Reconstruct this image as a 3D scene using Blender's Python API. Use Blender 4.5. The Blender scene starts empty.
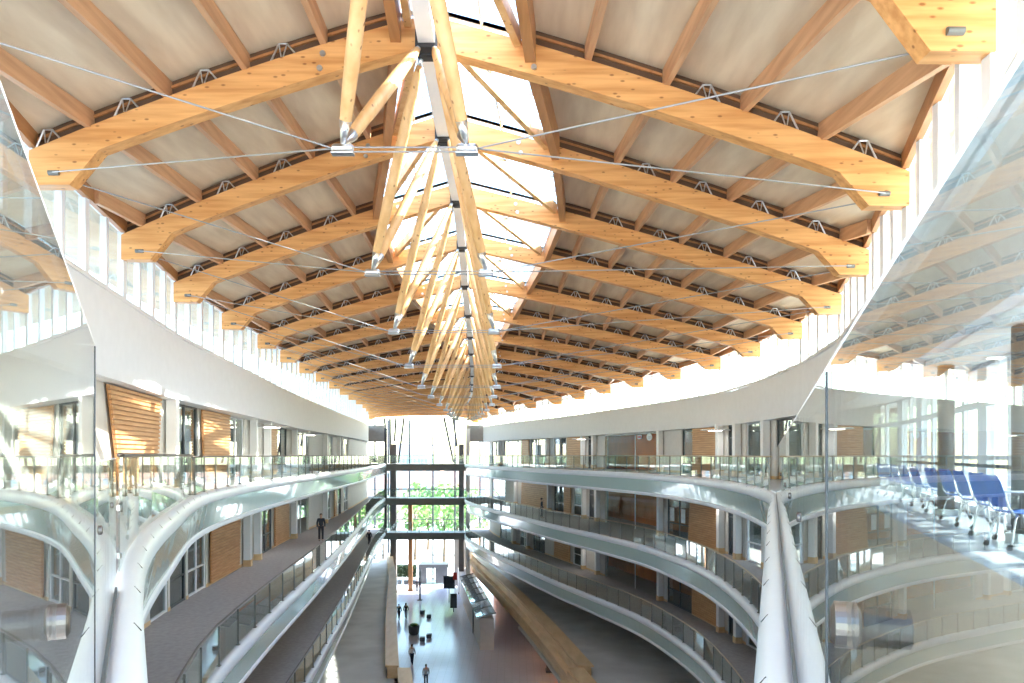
import bpy, bmesh, math, random
from mathutils import Vector, Matrix
random.seed(7)
S = bpy.context.scene
C = S.collection
# ------------------------------------------------------------------ camera, sky, sun, exposure
cam_d = bpy.data.cameras.new('camera'); cam = bpy.data.objects.new('camera', cam_d); C.objects.link(cam)
cam.location = (0, 0, 0); cam.rotation_euler = (math.radians(90), 0, 0)
cam_d.sensor_width = 36; cam_d.lens = 36 * 683 / 1024; cam_d.shift_y = 113.5 / 1024
cam_d.clip_start = 0.02; cam_d.clip_end = 1500
S.camera = cam
W = bpy.data.worlds.new('sky'); S.world = W; W.use_nodes = True
nt = W.node_tree; nt.nodes.clear()
sky = nt.nodes.new('ShaderNodeTexSky'); sky.sky_type = 'NISHITA'; sky.sun_disc = False
SUN_EL, SUN_AZ = math.radians(40), math.radians(80)     # azimuth from +Y towards +X
sky.sun_elevation = SUN_EL; sky.sun_rotation = SUN_AZ; sky.dust_density = 1.0; sky.air_density = 1.2
bg = nt.nodes.new('ShaderNodeBackground'); bg.inputs['Strength'].default_value = 0.9
wo = nt.nodes.new('ShaderNodeOutputWorld')
nt.links.new(sky.outputs[0], bg.inputs[0]); nt.links.new(bg.outputs[0], wo.inputs[0])
sl = bpy.data.lights.new('sun', 'SUN'); sl.energy = 16; sl.angle = math.radians(0.6); sl.color = (1, .95, .87)
so = bpy.data.objects.new('sun', sl); C.objects.link(so)
sdir = Vector((math.sin(SUN_AZ) * math.cos(SUN_EL), math.cos(SUN_AZ) * math.cos(SUN_EL), math.sin(SUN_EL)))
so.rotation_euler = sdir.to_track_quat('Z', 'Y').to_euler(); so.location = (60, 20, 60)
S.view_settings.view_transform = 'Standard'; S.view_settings.look = 'None'
S.view_settings.exposure = 0.84; S.view_settings.gamma = 1; S.view_settings.use_curve_mapping = False
cy = S.cycles
cy.max_bounces = 10; cy.diffuse_bounces = 6; cy.glossy_bounces = 5; cy.transmission_bounces = 4
cy.transparent_max_bounces = 40; cy.use_denoising = True; cy.sample_clamp_indirect = 8
cy.caustics_reflective = False; cy.caustics_refractive = False

# ------------------------------------------------------------------ materials
MATS = {}
def node_mat(name):
    m = bpy.data.materials.new(name); m.use_nodes = True; n = m.node_tree
    b = n.nodes['Principled BSDF']; MATS[name] = m
    return m, n, b
def plain(name, col, rough=.5, metal=0, var=.06, scale=3, stretch=(1, 1, 1), bump=0, spec=.5):
    m, n, b = node_mat(name)
    tc = n.nodes.new('ShaderNodeTexCoord'); mp = n.nodes.new('ShaderNodeMapping'); mp.inputs['Scale'].default_value = stretch
    no = n.nodes.new('ShaderNodeTexNoise'); no.inputs['Scale'].default_value = scale; no.inputs['Detail'].default_value = 5
    r = n.nodes.new('ShaderNodeValToRGB')
    r.color_ramp.elements[0].position = .3; r.color_ramp.elements[1].position = .7
    r.color_ramp.elements[0].color = [c * (1 - var) for c in col] + [1]; r.color_ramp.elements[1].color = [min(1, c * (1 + var)) for c in col] + [1]
    n.links.new(tc.outputs['Object'], mp.inputs[0]); n.links.new(mp.outputs[0], no.inputs['Vector'])
    n.links.new(no.outputs['Fac'], r.inputs[0]); n.links.new(r.outputs[0], b.inputs['Base Color'])
    b.inputs['Roughness'].default_value = rough; b.inputs['Metallic'].default_value = metal
    b.inputs['Specular IOR Level'].default_value = spec
    if bump:
        bu = n.nodes.new('ShaderNodeBump'); bu.inputs['Strength'].default_value = bump
        n.links.new(no.outputs['Fac'], bu.inputs['Height']); n.links.new(bu.outputs[0], b.inputs['Normal'])
    return m
def timber(name, dark, light, stretch, knots=True, rough=.45):
    m, n, b = node_mat(name)
    tc = n.nodes.new('ShaderNodeTexCoord'); mp = n.nodes.new('ShaderNodeMapping'); mp.inputs['Scale'].default_value = stretch
    no = n.nodes.new('ShaderNodeTexNoise'); no.inputs['Scale'].default_value = 1.2; no.inputs['Detail'].default_value = 6
    r = n.nodes.new('ShaderNodeValToRGB'); r.color_ramp.elements[0].position = .32; r.color_ramp.elements[1].position = .66
    r.color_ramp.elements[0].color = (*dark, 1); r.color_ramp.elements[1].color = (*light, 1)
    n.links.new(tc.outputs['Object'], mp.inputs[0]); n.links.new(mp.outputs[0], no.inputs['Vector']); n.links.new(no.outputs['Fac'], r.inputs[0])
    out = r.outputs[0]
    if knots:
        mp2 = n.nodes.new('ShaderNodeMapping'); mp2.inputs['Scale'].default_value = [1.0 if s < 2 else 2.2 for s in stretch]
        vo = n.nodes.new('ShaderNodeTexVoronoi'); vo.inputs['Scale'].default_value = 3.4
        r2 = n.nodes.new('ShaderNodeValToRGB'); r2.color_ramp.elements[0].position = .09; r2.color_ramp.elements[1].position = .19
        r2.color_ramp.elements[0].color = (.30, .17, .09, 1); r2.color_ramp.elements[1].color = (1, 1, 1, 1)
        mx = n.nodes.new('ShaderNodeMix'); mx.data_type = 'RGBA'; mx.blend_type = 'MULTIPLY'; mx.inputs[0].default_value = .75
        n.links.new(tc.outputs['Object'], mp2.inputs[0]); n.links.new(mp2.outputs[0], vo.inputs['Vector']); n.links.new(vo.outputs['Distance'], r2.inputs[0])
        n.links.new(out, mx.inputs[6]); n.links.new(r2.outputs[0], mx.inputs[7]); out = mx.outputs[2]
    n.links.new(out, b.inputs['Base Color']); b.inputs['Roughness'].default_value = rough
    return m
def glass(name, tint=(.95, .985, .97), refl=1.0, base=.04, milky=0.0, milk=(.8, .9, .88)):
    m = bpy.data.materials.new(name); m.use_nodes = True; n = m.node_tree; n.nodes.clear(); MATS[name] = m
    o = n.nodes.new('ShaderNodeOutputMaterial'); t = n.nodes.new('ShaderNodeBsdfTransparent'); t.inputs[0].default_value = (*tint, 1)
    g = n.nodes.new('ShaderNodeBsdfGlossy'); g.inputs['Roughness'].default_value = 0.0; g.inputs[0].default_value = (.97, .99, .98, 1)
    ge = n.nodes.new('ShaderNodeNewGeometry'); d = n.nodes.new('ShaderNodeVectorMath'); d.operation = 'DOT_PRODUCT'
    n.links.new(ge.outputs['Incoming'], d.inputs[0]); n.links.new(ge.outputs['Normal'], d.inputs[1])
    def mth(op, a, bv=None):
        q = n.nodes.new('ShaderNodeMath'); q.operation = op
        for i, v in enumerate((a, bv)):
            if v is None: continue
            if isinstance(v, (int, float)): q.inputs[i].default_value = v
            else: n.links.new(v, q.inputs[i])
        return q.outputs[0]
    a = mth('ABSOLUTE', d.outputs['Value']); s = mth('SUBTRACT', 1.0, a); p = mth('POWER', s, 5.0)
    f = mth('MINIMUM', mth('ADD', mth('MULTIPLY', p, (1 - base) * refl), base), .97)
    base_sh = t.outputs[0]
    if milky:
        df = n.nodes.new('ShaderNodeBsdfPrincipled'); df.inputs['Base Color'].default_value = (*milk, 1); df.inputs['Roughness'].default_value = .15
        m2 = n.nodes.new('ShaderNodeMixShader'); m2.inputs[0].default_value = milky
        n.links.new(t.outputs[0], m2.inputs[1]); n.links.new(df.outputs[0], m2.inputs[2]); base_sh = m2.outputs[0]
    mx = n.nodes.new('ShaderNodeMixShader'); n.links.new(f, mx.inputs[0]); n.links.new(base_sh, mx.inputs[1]); n.links.new(g.outputs[0], mx.inputs[2])
    n.links.new(mx.outputs[0], o.inputs[0])
    return m
timber('glulam', (.60, .27, .08), (.82, .45, .17), (.5, 7, 7))
timber('purlin_wood', (.50, .27, .14), (.66, .39, .21), (7, .5, 7), knots=False)
timber('header_wood', (.38, .17, .06), (.50, .24, .09), (7, .5, 7), knots=False)
timber('strut_wood', (.66, .38, .15), (.84, .56, .27), (3, 3, .6), knots=True)
timber('plywood', (.68, .54, .37), (.82, .69, .50), (2.6, .4, 2), knots=False, rough=.6)
timber('panel_wood', (.50, .25, .10), (.64, .36, .17), (1, 1, 9), knots=False)
timber('pale_wood', (.60, .40, .20), (.72, .51, .29), (1.5, .4, 3), knots=False)
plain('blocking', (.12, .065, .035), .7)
plain('white_paint', (.80, .81, .82), .45, var=.02, spec=.4)
plain('white_plaster', (.76, .78, .83), .7, var=.02)
plain('nose_white', (.64, .68, .73), .35, var=.02)
plain('cream_wall', (.64, .62, .59), .7, var=.04)
plain('grey_wall', (.34, .34, .35), .7, var=.06)
plain('orange_wall', (.72, .19, .035), .6, var=.12, scale=1.2)
plain('carpet', (.36, .34, .335), .9, var=.12, scale=6)
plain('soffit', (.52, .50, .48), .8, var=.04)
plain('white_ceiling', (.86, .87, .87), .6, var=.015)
plain('deck_concrete', (.55, .56, .55), .55, var=.14, scale=.5)
plain('paving', (.62, .61, .58), .9, var=.1, scale=.2)
plain('lounge_floor', (.36, .39, .44), .25, var=.05)
plain('steel', (.62, .64, .66), .28, metal=.9, var=.04)
plain('brushed_steel', (.15, .13, .12), .4, metal=1, var=.08)
plain('cable_steel', (.36, .37, .38), .5, metal=.5, var=.02)
plain('black_steel', (.03, .03, .035), .5)
plain('dark_frame', (.07, .08, .09), .45)
plain('window_frame', (.78, .80, .84), .4, var=.02)
plain('grey_steel', (.16, .165, .15), .5)
plain('brass_rail', (.45, .36, .24), .35, metal=.7)
plain('column_grey', (.13, .12, .115), .6)
plain('rust_column', (.30, .15, .06), .6)
plain('blue_plastic', (.045, .16, .62), .35, var=.05)
plain('tablet_white', (.80, .82, .86), .3, var=.02)
plain('black_rubber', (.02, .02, .022), .6)
plain('skin', (.55, .33, .23), .5); plain('dark_cloth', (.03, .032, .045), .8); plain('grey_cloth', (.35, .36, .38), .8)
plain('white_cloth', (.6, .6, .62), .8); plain('hair', (.04, .025, .02), .5); plain('navy_cloth', (.03, .045, .09), .8)
plain('leaf_dark', (.02, .045, .015), .7, var=.3, scale=4); plain('leaf', (.10, .22, .05), .6, var=.4, scale=4); plain('leaf_light', (.20, .34, .09), .6, var=.35, scale=4); plain('bark', (.12, .08, .05), .9)
plain('brick', (.55, .34, .29), .8, var=.2, scale=1); plain('pale_block', (.45, .52, .60), .6)
plain('tan_floor', (.40, .31, .22), .4, var=.1); plain('far_window', (.30, .36, .42), .3)
plain('dark_glassy', (.05, .06, .07), .12, var=.1); plain('poster_white', (.72, .76, .78), .5, var=.12, scale=6)
plain('red_sign', (.55, .03, .02), .4); plain('teal_soffit', (.3, .42, .42), .5)
glass('clear_glass'); glass('screen_glass', tint=(.93, .975, .965), refl=1.0, base=.04)
glass('guard_glass', tint=(.92, .965, .95), refl=1.0, base=.05)
glass('green_glass', tint=(.6, .72, .70), refl=.45, base=.04, milky=.93, milk=(.44, .58, .56))
glass('room_glass', tint=(.72, .80, .80), refl=1.6, base=.09)
glass('canopy_glass', tint=(.7, .8, .85), refl=1.4, base=.1, milky=.5, milk=(.55, .62, .7))
# glossy ground tiles
m, n, b = node_mat('ground_tiles')
tc = n.nodes.new('ShaderNodeTexCoord'); br = n.nodes.new('ShaderNodeTexBrick'); br.offset = 0
br.inputs['Scale'].default_value = .8; br.inputs['Mortar Size'].default_value = .012
br.inputs['Color1'].default_value = (.58, .61, .72, 1); br.inputs['Color2'].default_value = (.62, .64, .74, 1); br.inputs['Mortar'].default_value = (.50, .51, .57, 1)
n.links.new(tc.outputs['Object'], br.inputs['Vector']); n.links.new(br.outputs[0], b.inputs['Base Color']); b.inputs['Roughness'].default_value = .17
b.inputs['Specular IOR Level'].default_value = .9
def lamp_mat(name, col, st):
    m = bpy.data.materials.new(name); m.use_nodes = True; n = m.node_tree; b = n.nodes['Principled BSDF']
    b.inputs['Emission Color'].default_value = (*col, 1); b.inputs['Emission Strength'].default_value = st; b.inputs['Base Color'].default_value = (.9, .9, .9, 1)
    MATS[name] = m
lamp_mat('lamp_warm', (1, .55, .2), 60); lamp_mat('lamp_disc', (1, .95, .86), 9); lamp_mat('downlight_lens', (1, .97, .92), 8)

# ------------------------------------------------------------------ mesh helpers
ORIG = {}
class MB:
    def __init__(s): s.v = []; s.f = []
    def add(s, vs, fs):
        k = len(s.v); s.v += [tuple(v) for v in vs]; s.f += [tuple(i + k for i in f) for f in fs]; return s
    def hexa(s, p):      # 8 points: bottom ring 0-3, top ring 4-7
        return s.add(p, [(3, 2, 1, 0), (4, 5, 6, 7), (0, 1, 5, 4), (1, 2, 6, 5), (2, 3, 7, 6), (3, 0, 4, 7)])
    def box(s, c, d):
        x, y, z = c; a, b_, c_ = d[0] / 2, d[1] / 2, d[2] / 2
        return s.hexa([(x - a, y - b_, z - c_), (x + a, y - b_, z - c_), (x + a, y + b_, z - c_), (x - a, y + b_, z - c_),
                       (x - a, y - b_, z + c_), (x + a, y - b_, z + c_), (x + a, y + b_, z + c_), (x - a, y + b_, z + c_)])
    def bar(s, p0, p1, w, h, up=(0, 0, 1)):
        p0, p1 = Vector(p0), Vector(p1); d = (p1 - p0).normalized(); u = Vector(up)
        sd = d.cross(u)
        if sd.length < 1e-4: sd = d.cross(Vector((1, 0, 0)))
        sd.normalize(); u = sd.cross(d).normalized(); q = []
        for p in (p0, p1):
            q.append([p - sd * w / 2 - u * h / 2, p + sd * w / 2 - u * h / 2, p + sd * w / 2 + u * h / 2, p - sd * w / 2 + u * h / 2])
        return s.add(q[0] + q[1], [(0, 1, 2, 3), (7, 6, 5, 4), (0, 4, 5, 1), (1, 5, 6, 2), (2, 6, 7, 3), (3, 7, 4, 0)])
    def tube(s, pts, rs, n=10):
        pts = [Vector(p) for p in pts]
        if isinstance(rs, (int, float)): rs = [rs] * len(pts)
        k = len(s.v); prev = None
        for i, p in enumerate(pts):
            d = (pts[min(i + 1, len(pts) - 1)] - pts[max(i - 1, 0)]).normalized()
            if prev is None:
                a = d.cross(Vector((0, 0, 1)))
                if a.length < 1e-3: a = d.cross(Vector((1, 0, 0)))
            else: a = prev - d * prev.dot(d)
            a.normalize(); prev = a; b_ = d.cross(a)
            for j in range(n):
                t = 2 * math.pi * j / n; s.v.append(tuple(p + (a * math.cos(t) + b_ * math.sin(t)) * rs[i]))
        for i in range(len(pts) - 1):
            for j in range(n):
                s.f.append((k + i * n + j, k + i * n + (j + 1) % n, k + (i + 1) * n + (j + 1) % n, k + (i + 1) * n + j))
        s.f.append(tuple(k + j for j in range(n))[::-1]); s.f.append(tuple(k + (len(pts) - 1) * n + j for j in range(n)))
        return s
    def prism(s, poly, vec):
        n_ = len(poly); vec = Vector(vec)
        return s.add([Vector(p) for p in poly] + [Vector(p) + vec for p in poly],
                     [tuple(range(n_))[::-1], tuple(range(n_, 2 * n_))] + [(i, (i + 1) % n_, n_ + (i + 1) % n_, n_ + i) for i in range(n_)])
    def loft(s, rings, cap=True, close=True):
        k = len(s.v); n_ = len(rings[0])
        for r in rings: s.v += [tuple(p) for p in r]
        m_ = n_ if close else n_ - 1
        for i in range(len(rings) - 1):
            for j in range(m_):
                s.f.append((k + i * n_ + j, k + i * n_ + (j + 1) % n_, k + (i + 1) * n_ + (j + 1) % n_, k + (i + 1) * n_ + j))
        if cap and close:
            s.f.append(tuple(k + j for j in range(n_))[::-1]); s.f.append(tuple(k + (len(rings) - 1) * n_ + j for j in range(n_)))
        return s
    def ball(s, c, r, n=10, m_=7, jit=0):
        rings = []
        for i in range(1, m_):
            t = math.pi * i / m_; rr = []
            for j in range(n):
                a = 2 * math.pi * j / n; q = 1 + random.uniform(-jit, jit)
                rr.append((c[0] + r[0] * q * math.sin(t) * math.cos(a), c[1] + r[1] * q * math.sin(t) * math.sin(a), c[2] - r[2] * q * math.cos(t)))
            rings.append(rr)
        return s.loft(rings)
    def build(s, name, mat, parent=None, smooth=False, bevel=0):
        me = bpy.data.meshes.new(name); me.from_pydata(s.v, [], s.f)
        bm = bmesh.new(); bm.from_mesh(me); bmesh.ops.recalc_face_normals(bm, faces=bm.faces); bm.to_mesh(me); bm.free()
        me.materials.append(MATS[mat] if isinstance(mat, str) else mat)
        if smooth:
            for p in me.polygons: p.use_smooth = True
        o = bpy.data.objects.new(name, me); C.objects.link(o)
        if parent: o.parent = parent; o.location = -ORIG[parent]
        ORIG[o] = Vector((0, 0, 0))
        if bevel:
            md = o.modifiers.new('bevel', 'BEVEL'); md.width = bevel; md.segments = 2; md.limit_method = 'ANGLE'
        return o
def thing(name, label, cat, loc=(0, 0, 0), group=None):
    o = bpy.data.objects.new(name, None); C.objects.link(o); o.location = loc; ORIG[o] = Vector(loc)
    o.empty_display_size = .2; o['label'] = label; o['category'] = cat
    if group: o['group'] = group
    return o
def tag(o, label, cat, group=None, kind=None):
    o['label'] = label; o['category'] = cat
    if group: o['group'] = group
    if kind: o['kind'] = kind
    return o
def struct(o, label=None, cat=None):
    o['kind'] = 'structure'
    if label: o['label'] = label
    if cat: o['category'] = cat
    return o
def sthing(name, loc, label, cat):
    o = bpy.data.objects.new(name, None); C.objects.link(o); o.location = loc; ORIG[o] = Vector(loc)
    return struct(o, label, cat)
def copy_tree(o, parent=None):
    c = o.copy(); C.objects.link(c)
    if parent: c.parent = parent; c.matrix_parent_inverse = o.matrix_parent_inverse
    ORIG[c] = ORIG.get(o, Vector())
    for ch in list(o.children): copy_tree(ch, c)
    return c
ORDN = ['first', 'second', 'third', 'fourth', 'fifth', 'sixth', 'seventh', 'eighth', 'ninth', 'tenth', 'eleventh', 'twelfth',
        'thirteenth', 'fourteenth', 'fifteenth', 'sixteenth', 'seventeenth', 'eighteenth', 'nineteenth', 'twentieth']
def nth(i): return 'overhead' if i < 0 else ORDN[i] if i < 20 else '%dth' % (i + 1)

# ------------------------------------------------------------------ plan curves  X(Y)
class Curve:
    def __init__(s, pts):
        s.p = sorted(pts); p = s.p; n_ = len(p); d = [(p[i + 1][1] - p[i][1]) / (p[i + 1][0] - p[i][0]) for i in range(n_ - 1)]
        s.m = [d[0]] + [(d[i - 1] + d[i]) / 2 if d[i - 1] * d[i] > 0 else 0.5 * (d[i - 1] + d[i]) for i in range(1, n_ - 1)] + [d[-1]]
    def __call__(s, y):
        p = s.p
        if y <= p[0][0]: return p[0][1] + s.m[0] * (y - p[0][0])
        if y >= p[-1][0]: return p[-1][1] + s.m[-1] * (y - p[-1][0])
        for i in range(len(p) - 1):
            if y <= p[i + 1][0]: break
        h = p[i + 1][0] - p[i][0]; t = (y - p[i][0]) / h
        return ((2 * t ** 3 - 3 * t * t + 1) * p[i][1] + (t ** 3 - 2 * t * t + t) * h * s.m[i] + (-2 * t ** 3 + 3 * t * t) * p[i + 1][1] + (t ** 3 - t * t) * h * s.m[i + 1])
    def slope(s, y): return (s(y + .05) - s(y - .05)) / .1
    def at_px(s, px, lo=4, hi=97):      # where a sight line at this image column meets the curve
        k = (px - 512) / 683.; f = lambda y: s(y) - k * y
        a = hi; st = .5; y = hi
        while y > lo:
            if f(y) * f(y - st) <= 0:
                a, b_ = y - st, y
                for _ in range(30):
                    c = (a + b_) / 2
                    if f(a) * f(c) <= 0: b_ = c
                    else: a = c
                return (a + b_) / 2
            y -= st
        return None
GR = Curve([(-.298, .004), (5, 2.023), (10, 3.928), (15, 5.833), (20, 7.74), (24, 8.65), (28, 9.15), (33, 9.3), (37, 8.9), (42, 7.9), (47.5, 5.9), (53, 3.7), (61, .9), (69, -1.8), (76, -3.9), (82, -5.4), (87, -5.8), (98, -6.1)])
GL4 = Curve([(-.298, .004), (3, -1.816), (6, -3.472), (8.2, -4.6), (10.2, -5.5), (13.1, -6.65), (20.1, -9.2), (26.2, -10.4), (35.7, -11.4), (48, -12.4), (60, -13.3), (75, -15), (87, -16.2), (98, -17.2)])
GL3 = Curve([(-2, -2.5), (8, -4.9), (16.5, -7.4), (21, -8.1), (32.7, -9.4), (45.8, -11.0), (60, -13), (75, -15.1), (87, -16.3), (98, -17.3)])
WR = Curve([(-4, 2.5), (5, 5.95), (15, 9.78), (20, 11.7), (23, 12.4), (27, 12.6), (33, 12.5), (35.5, 12.2), (38.5, 11.85), (46.5, 10.3), (57, 7.2), (65, 4.5), (73, 1.6), (82, -1.5), (90, -3), (98, -4)])
WL = Curve([(-4, -5.5), (5, -8), (10, -9.2), (15, -10.2), (19, -11.1), (23, -11.9), (27.6, -12.6), (33.6, -13.3), (36, -13.6), (44, -14.5), (54, -15.2), (64, -16), (74, -17), (87, -18.5), (98, -20)])
LV = {4: -1.15, 3: -5.5, 2: -9.9, 1: -14.2, 0: -18.4}
END = 96.0
def lin(tab, y):
    if y <= tab[0][0]: return tab[0][1]
    for (a, b_), (c, d) in zip(tab, tab[1:]):
        if y <= c: return b_ + (d - b_) * (y - a) / (c - a)
    return tab[-1][1]
def bo(level, side, y):      # depth of the floor behind the gallery wall line
    if level == 4 and side > 0:
        if y < 23.4: return max(.1, .118 + .381 * y + 4.15 - WR(y))
        return lin([(23.4, 1.2), (30, 2.2), (44, 6.5)], y)
    return 6.5
# ------------------------------------------------------------------ roof rows
NK = 18
def zk(k): return 8.25 + 5.03 * k
EL = {-2: -4.7, -1: -6.3, 0: -7.9, 1: -9.3, 2: -10.4, 3: -11.5, 4: -12.0, 5: -12.4, 6: -13.0, 7: -13.5, 8: -13.9, 9: -14.3, 10: -14.75, 11: -15.2, 12: -15.65, 13: -16.1, 14: -16.8, 15: -17.6, 16: -18.7, 17: -20}
ER = {-2: 1.75, -1: 3.7, 0: 5.75, 1: 7.65, 2: 9.5, 3: 11.2, 4: 12.0, 5: 12.1, 6: 11.7, 7: 10.7, 8: 9.3, 9: 7.7, 10: 6.2, 11: 4.6, 12: 2.4, 13: 0.2, 14: -1.6, 15: -3.0, 16: -3.9, 17: -4.6}
RX = {-2: -1.25, -1: -1.35, 0: -1.5, 1: -1.64, 2: -1.83, 3: -1.88, 4: -2.07, 5: -2.3, 6: -2.47, 7: -2.67, 8: -2.9, 9: -3.1, 10: -3.4, 11: -3.7, 12: -4.0, 13: -4.5, 14: -5.2, 15: -6.1, 16: -7.2, 17: -8.4}
RH = {-2: 7.6, -1: 7.7, 0: 7.8, 1: 7.86, 2: 8.44, 3: 8.6, 4: 8.56, 5: 8.2, 6: 7.8, 7: 7.45, 8: 7.15, 9: 6.95, 10: 6.75, 11: 6.55, 12: 6.4, 13: 6.2, 14: 6.0, 15: 5.8, 16: 5.6, 17: 5.4}
SK = {-2: .6, -1: .9, 0: 1.3, 1: 2.0, 2: 3.0, 3: 3.6, 4: 3.5, 5: 3.1, 6: 2.6, 7: 2.1, 8: 1.5, 9: .9, 10: .25}
def EH(side, k): return (5.2 if side < 0 else 4.8) - max(0, k - 9) * .04
def EX(side, k): return EL[k] if side < 0 else ER[k]
DEP = .62
def camber(side, k, x):
    t = (x - RX[k]) / (EX(side, k) - RX[k]); return 4 * .15 * min(1, abs(EX(side, k) - RX[k]) / 8) * t * (1 - t)
def top(side, k, x):        # height of the upper edge of a beam
    xe, xr = EX(side, k), RX[k]; t = (x - xr) / (xe - xr)
    return (RH[k] + DEP) * (1 - t) + (EH(side, k) + .66) * t + camber(side, k, x)
SKL = {-2: .3, -1: .3, 0: .4, 1: .6, 2: 1.5, 3: 2.75, 4: 2.95, 5: 2.65, 6: 2.2, 7: 1.7, 8: 1.2, 9: .7, 10: .25}
def skw(side, k): return (SK if side > 0 else SKL).get(k, .2)
def skx(side, k): return RX[k] + side * skw(side, k)

SIDE = {-1: 'left', 1: 'right'}
# roof deck (ceiling), boards between beams
for side in (-1, 1):
    mb = MB()
    for k in range(-2, NK - 1):
        r0, r1 = [], []
        for kk, rr in ((k, r0), (k + 1, r1)):
            x0 = skx(side, kk); x1 = EX(side, kk) + side * 1.7
            for i in range(9):
                x = x0 + (x1 - x0) * i / 8; rr.append(Vector((x, zk(kk), top(side, kk, x) + .36)))
        u = Vector((0, 0, .1))
        mb.loft([r0 + [v + u for v in reversed(r0)], r1 + [v + u for v in reversed(r1)]])
    struct(mb.build('ceiling', 'plywood'), 'pale plywood roof deck on the %s slope above the purlins' % SIDE[side], 'ceiling')
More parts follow.
